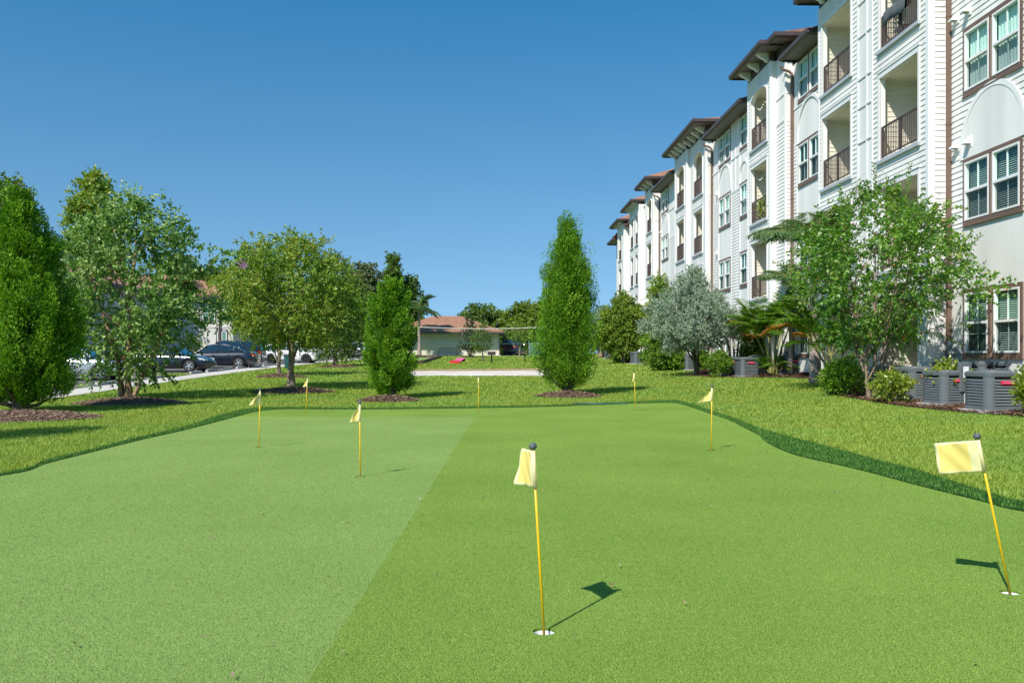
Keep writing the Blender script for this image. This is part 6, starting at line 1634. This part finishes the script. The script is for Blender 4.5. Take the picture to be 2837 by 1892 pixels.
loc_(m.build("roof", M['shingle']))
m = MB(); m.box(xa_, xb_, yl0 - .03, yl0, ze - .2, ze - .004); m.box(xb_, xb_ + .03, yl0, yl1, ze - .2, ze - .004); m.box(xa_, xb_, yl0, yl1, ze - .2, ze - .17); loc_(m.build("fascia", M['dbrown']))
m = MB(); m.box(xr + .02, xr + .12, CY - .12, CY - .02, zg, ze - .2); loc_(m.build("downspout", M['dbrown']))
m = MB(); m.box(xr - .5, xr + .2, CY - .5, CY + .5, zg - .05, zg + .06); loc_(m.build("step", M['concrete']))
p = ground(1482, 987); t2 = thing("green_enclosure", "green mesh fence panel beside the tall juniper", "fence", (p.x, p.y + 3, g(p.x, p.y+3)))
m = MB(); m.box(-.45, 1.6, -.03, .03, .05, 1.45); m.build("panel", M['green_box'], t2); m = MB()
for x in (-.5, .55, 1.65): m.tube([(x, 0, 0), (x, 0, 1.55)], .04, 8)
m.build("frame", M['grey'], t2, True)
# ================================================================== townhouses across the car park
M['stucco2'] = paint('townhouse wall', (0.62, 0.60, 0.55), 0.8, 0.04, 0.8)
def townhouse(lb, x0, x1, y0, y1, pxr, pyr, wins, seed):
    zg = g(x1, y0); He = 5.5; t = thing("townhouse", lb, "house", ((x0+x1)/2, y0, zg), 0, "townhouses across the car park"); cx_ = (x0+x1)/2
    def lo(o): o.parent = t; o.matrix_parent_inverse = Matrix.Translation(-t.location); return o
    m = MB(); m.box(x0, x1, y0, y1, zg - .2, zg + He); m.box(x0 - .04, x1 + .04, y0 - .04, y1, zg + 2.75, zg + 2.9); lo(m.build("wall", M['stucco2']))
    ov = .6; zr = zg + He + 2.2; ym = (y0+y1)/2; run = min((y1-y0)/2, (x1-x0)/2) + ov
    m = MB(); A_, B_, C_, D_ = (x0-ov, y0-ov, zg+He), (x1+ov, y0-ov, zg+He), (x1+ov, y1+ov, zg+He), (x0-ov, y1+ov, zg+He)
    ra, rb = (x0-ov+run, ym, zr), (x1+ov-run, ym, zr)
    m.add([A_, B_, rb, ra], [(0,1,2,3)]); m.add([B_, C_, rb], [(0,1,2)]); m.add([C_, D_, ra, rb], [(0,1,2,3)]); m.add([D_, A_, ra], [(0,1,2)])
    # small front gable
    gx0, gx1 = x1 - 5.2, x1 - 2.0; gm = (gx0+gx1)/2
    m.add([(gx0, y0-ov-.1, zg+He+.02), (gm, y0-ov-.1, zg+He+1.3), (gx1, y0-ov-.1, zg+He+.02), (gx0, y0+2.6, zg+He+.02), (gm, y0+2.6, zg+He+1.3), (gx1, y0+2.6, zg+He+.02)], [(0,1,4,3), (1,2,5,4)])
    lo(m.build("roof", M['shingle']))
    m = MB(); m.box(x0-ov, x1+ov, y0-ov-.04, y0-ov, zg+He-.22, zg+He-.004); m.box(x1+ov, x1+ov+.04, y0-ov, y1+ov, zg+He-.22, zg+He-.004); m.box(x0-ov, x1+ov, y0-ov, y1+ov, zg+He-.2, zg+He-.16)
    for gx_ in (gx0, gx1): m.tube([(gx_, y0-ov-.12, zg+He+.0), (gm, y0-ov-.12, zg+He+1.28)], .07, 5)
    lo(m.build("fascia", M['dbrown']))
    for (wx, wz, ww, wh) in wins:
        m = MB(); z = zg + wz; m.box(wx-ww/2-.09, wx+ww/2+.09, y0-.03, y0, z-.09, z+wh+.09); w_ = lo(m.build("window", M['dbrown']))
        m = MB(); 
        for q in ((-ww/2, -ww/2+.07), (ww/2-.07, ww/2), (-.03, .03)): m.box(wx+q[0], wx+q[1], y0-.06, y0-.031, z, z+wh)
        m.box(wx-ww/2, wx+ww/2, y0-.06, y0-.031, z, z+.07); m.box(wx-ww/2, wx+ww/2, y0-.06, y0-.031, z+wh-.07, z+wh); m.box(wx-ww/2, wx+ww/2, y0-.06, y0-.031, z+wh/2-.035, z+wh/2+.035)
        KEEP(m.build("frame", M['trim']), w_)
        m = MB(); m.quad((wx-ww/2, y0-.034, z), (wx+ww/2, y0-.034, z), (wx+ww/2, y0-.034, z+wh), (wx-ww/2, y0-.034, z+wh)); KEEP(m.build("pane", M['pane_far']), w_)
    for gx_ in (x1 - 3.4, x1 - 7.4):
        m = MB(); m.box(gx_-1.3, gx_+1.3, y0-.02, y0+.02, zg, zg+2.2)
        for k in range(5): m.box(gx_-1.28, gx_+1.28, y0-.03, y0-.021, zg+.05+k*.43, zg+.42+k*.43)
        lo(m.build("garage_door", M['stucco']))
    m = MB(); m.box(x1 - 1.15, x1 - .98, y0-.14, y0-.05, zg, zg+He-.2); lo(m.build("downspout", M['dbrown']))
    return t
M['pane_far'] = glassmat('far window glass', (0, 0, 0), .3, .05, opaque=(.12, .28, .22))
townhouse("two storey townhouse with a brown roof seen right of the birch", -38, -21.6, 76, 88, 0, 0, [(-23.6, 3.2, 1.05, 1.55), (-27.4, 3.2, 1.05, 1.55), (-31.5, 3.2, 1.05, 1.55), (-22.5, .9, .8, 1.6)], 1)
townhouse("two storey townhouse hidden behind the birch and the left juniper", -44, -25.2, 56, 68, 0, 0, [(-27.2, 3.2, 1.05, 1.55), (-31, 3.2, 1.05, 1.55), (-35, 3.2, 1.05, 1.55)], 2)

# ================================================================== things on the balconies
def bal_pt(px, X, zf, din=.35): 
    return Vector((X + din, yX(px, X), zf))
p = bal_pt(2108, LB, FLO[2], .22); t = thing("balcony_plant", "yellow green potted plant climbing a third floor balcony railing", "potted plant", p)
m = MB(); m.lathe([(.12, 0), (.16, .3), (.17, .32)], (0, 0, 0), 14); m.build("pot", M['dbrown'], t, True)
rng = np.random.default_rng(3); Q = rng.normal(size=(420, 3))*np.array([.09, .42, .22]) + np.array([-.12, 0, .55]); leaves("foliage", Q, rng.normal(size=Q.shape), .1, .06, M['shrub_yel'], t, rng)
p = bal_pt(2470, LB, FLO[3], .45); t = thing("patio_chair", "wicker patio chair with a patterned seat on the top balcony of the nearest bay", "chair", p)
m = MB()
for i in range(9):
    for j in range(7):
        if (i + j) % 2: m.box(-.28 + .01, -.26, -.3 + i*.066, -.3 + i*.066 + .06, .3 + j*.075, .3 + j*.075 + .065)
m.build("backrest", M['cup'], t); m = MB(); m.box(-.25, .3, -.3, .3, .36, .42); m.build("seat", M['rail'], t)
for a in (-.26, .26):
    for b in (-.22, .27): m = MB(); m.tube([(b, a, 0), (b, a, .36)], .02, 6); m.build("leg", M['black'], t)
p = bal_pt(2482, LB, FLO[3] + 1.0, 0.0); t = thing("grey_blanket", "grey blanket draped over the top railing of the nearest bay", "blanket", p)
m = MB(); n = 12; prof = [(-.10, -.42), (-.085, -.2), (-.075, .0), (-.02, .06), (.06, .06), (.12, .0), (.13, -.2)]
vs = [(a + .015*math.sin(j*1.7), -.75 + 1.5*j/n, b - .05*math.sin(j*.6)*(b < -.1)) for j in range(n+1) for a, b in prof]; k = len(prof)
m.add(vs, [(j*k+i, j*k+i+1, (j+1)*k+i+1, (j+1)*k+i) for j in range(n) for i in range(k-1)]); bo_ = m.build("cloth", M['cloth_grey'], t, True)
md = bo_.modifiers.new("thick", 'SOLIDIFY'); md.thickness = .012
for zf, pa, pb in ((FLO[2], 2083, 2124), (FLO[3], 2083, 2124)):
    p0, p1 = bal_pt(pa, LB, zf, .25), bal_pt(pb, LB, zf, .25); t = thing("string_lights", "string of small bulbs under the %s balcony ceiling of the second bay" % ("third floor" if zf == FLO[2] else "arched top floor"), "string lights", p0)
    m = MB(); mb_ = MB(); zz = 2.25 if zf == FLO[2] else 2.05; pts = []
    for i in range(25):
        f = i/24; q = (p1 - p0)*f; pts.append((q.x, q.y, zz - .22*abs(math.sin(f*math.pi*2)) ))
        if i % 2 == 0: mb_.sphere((q.x, q.y, pts[-1][2] - .05), .035, 5)
    m.tube(pts, .006, 4); m.build("wire", M['black'], t); mb_.build("bulbs", M['bulb'], t, True)
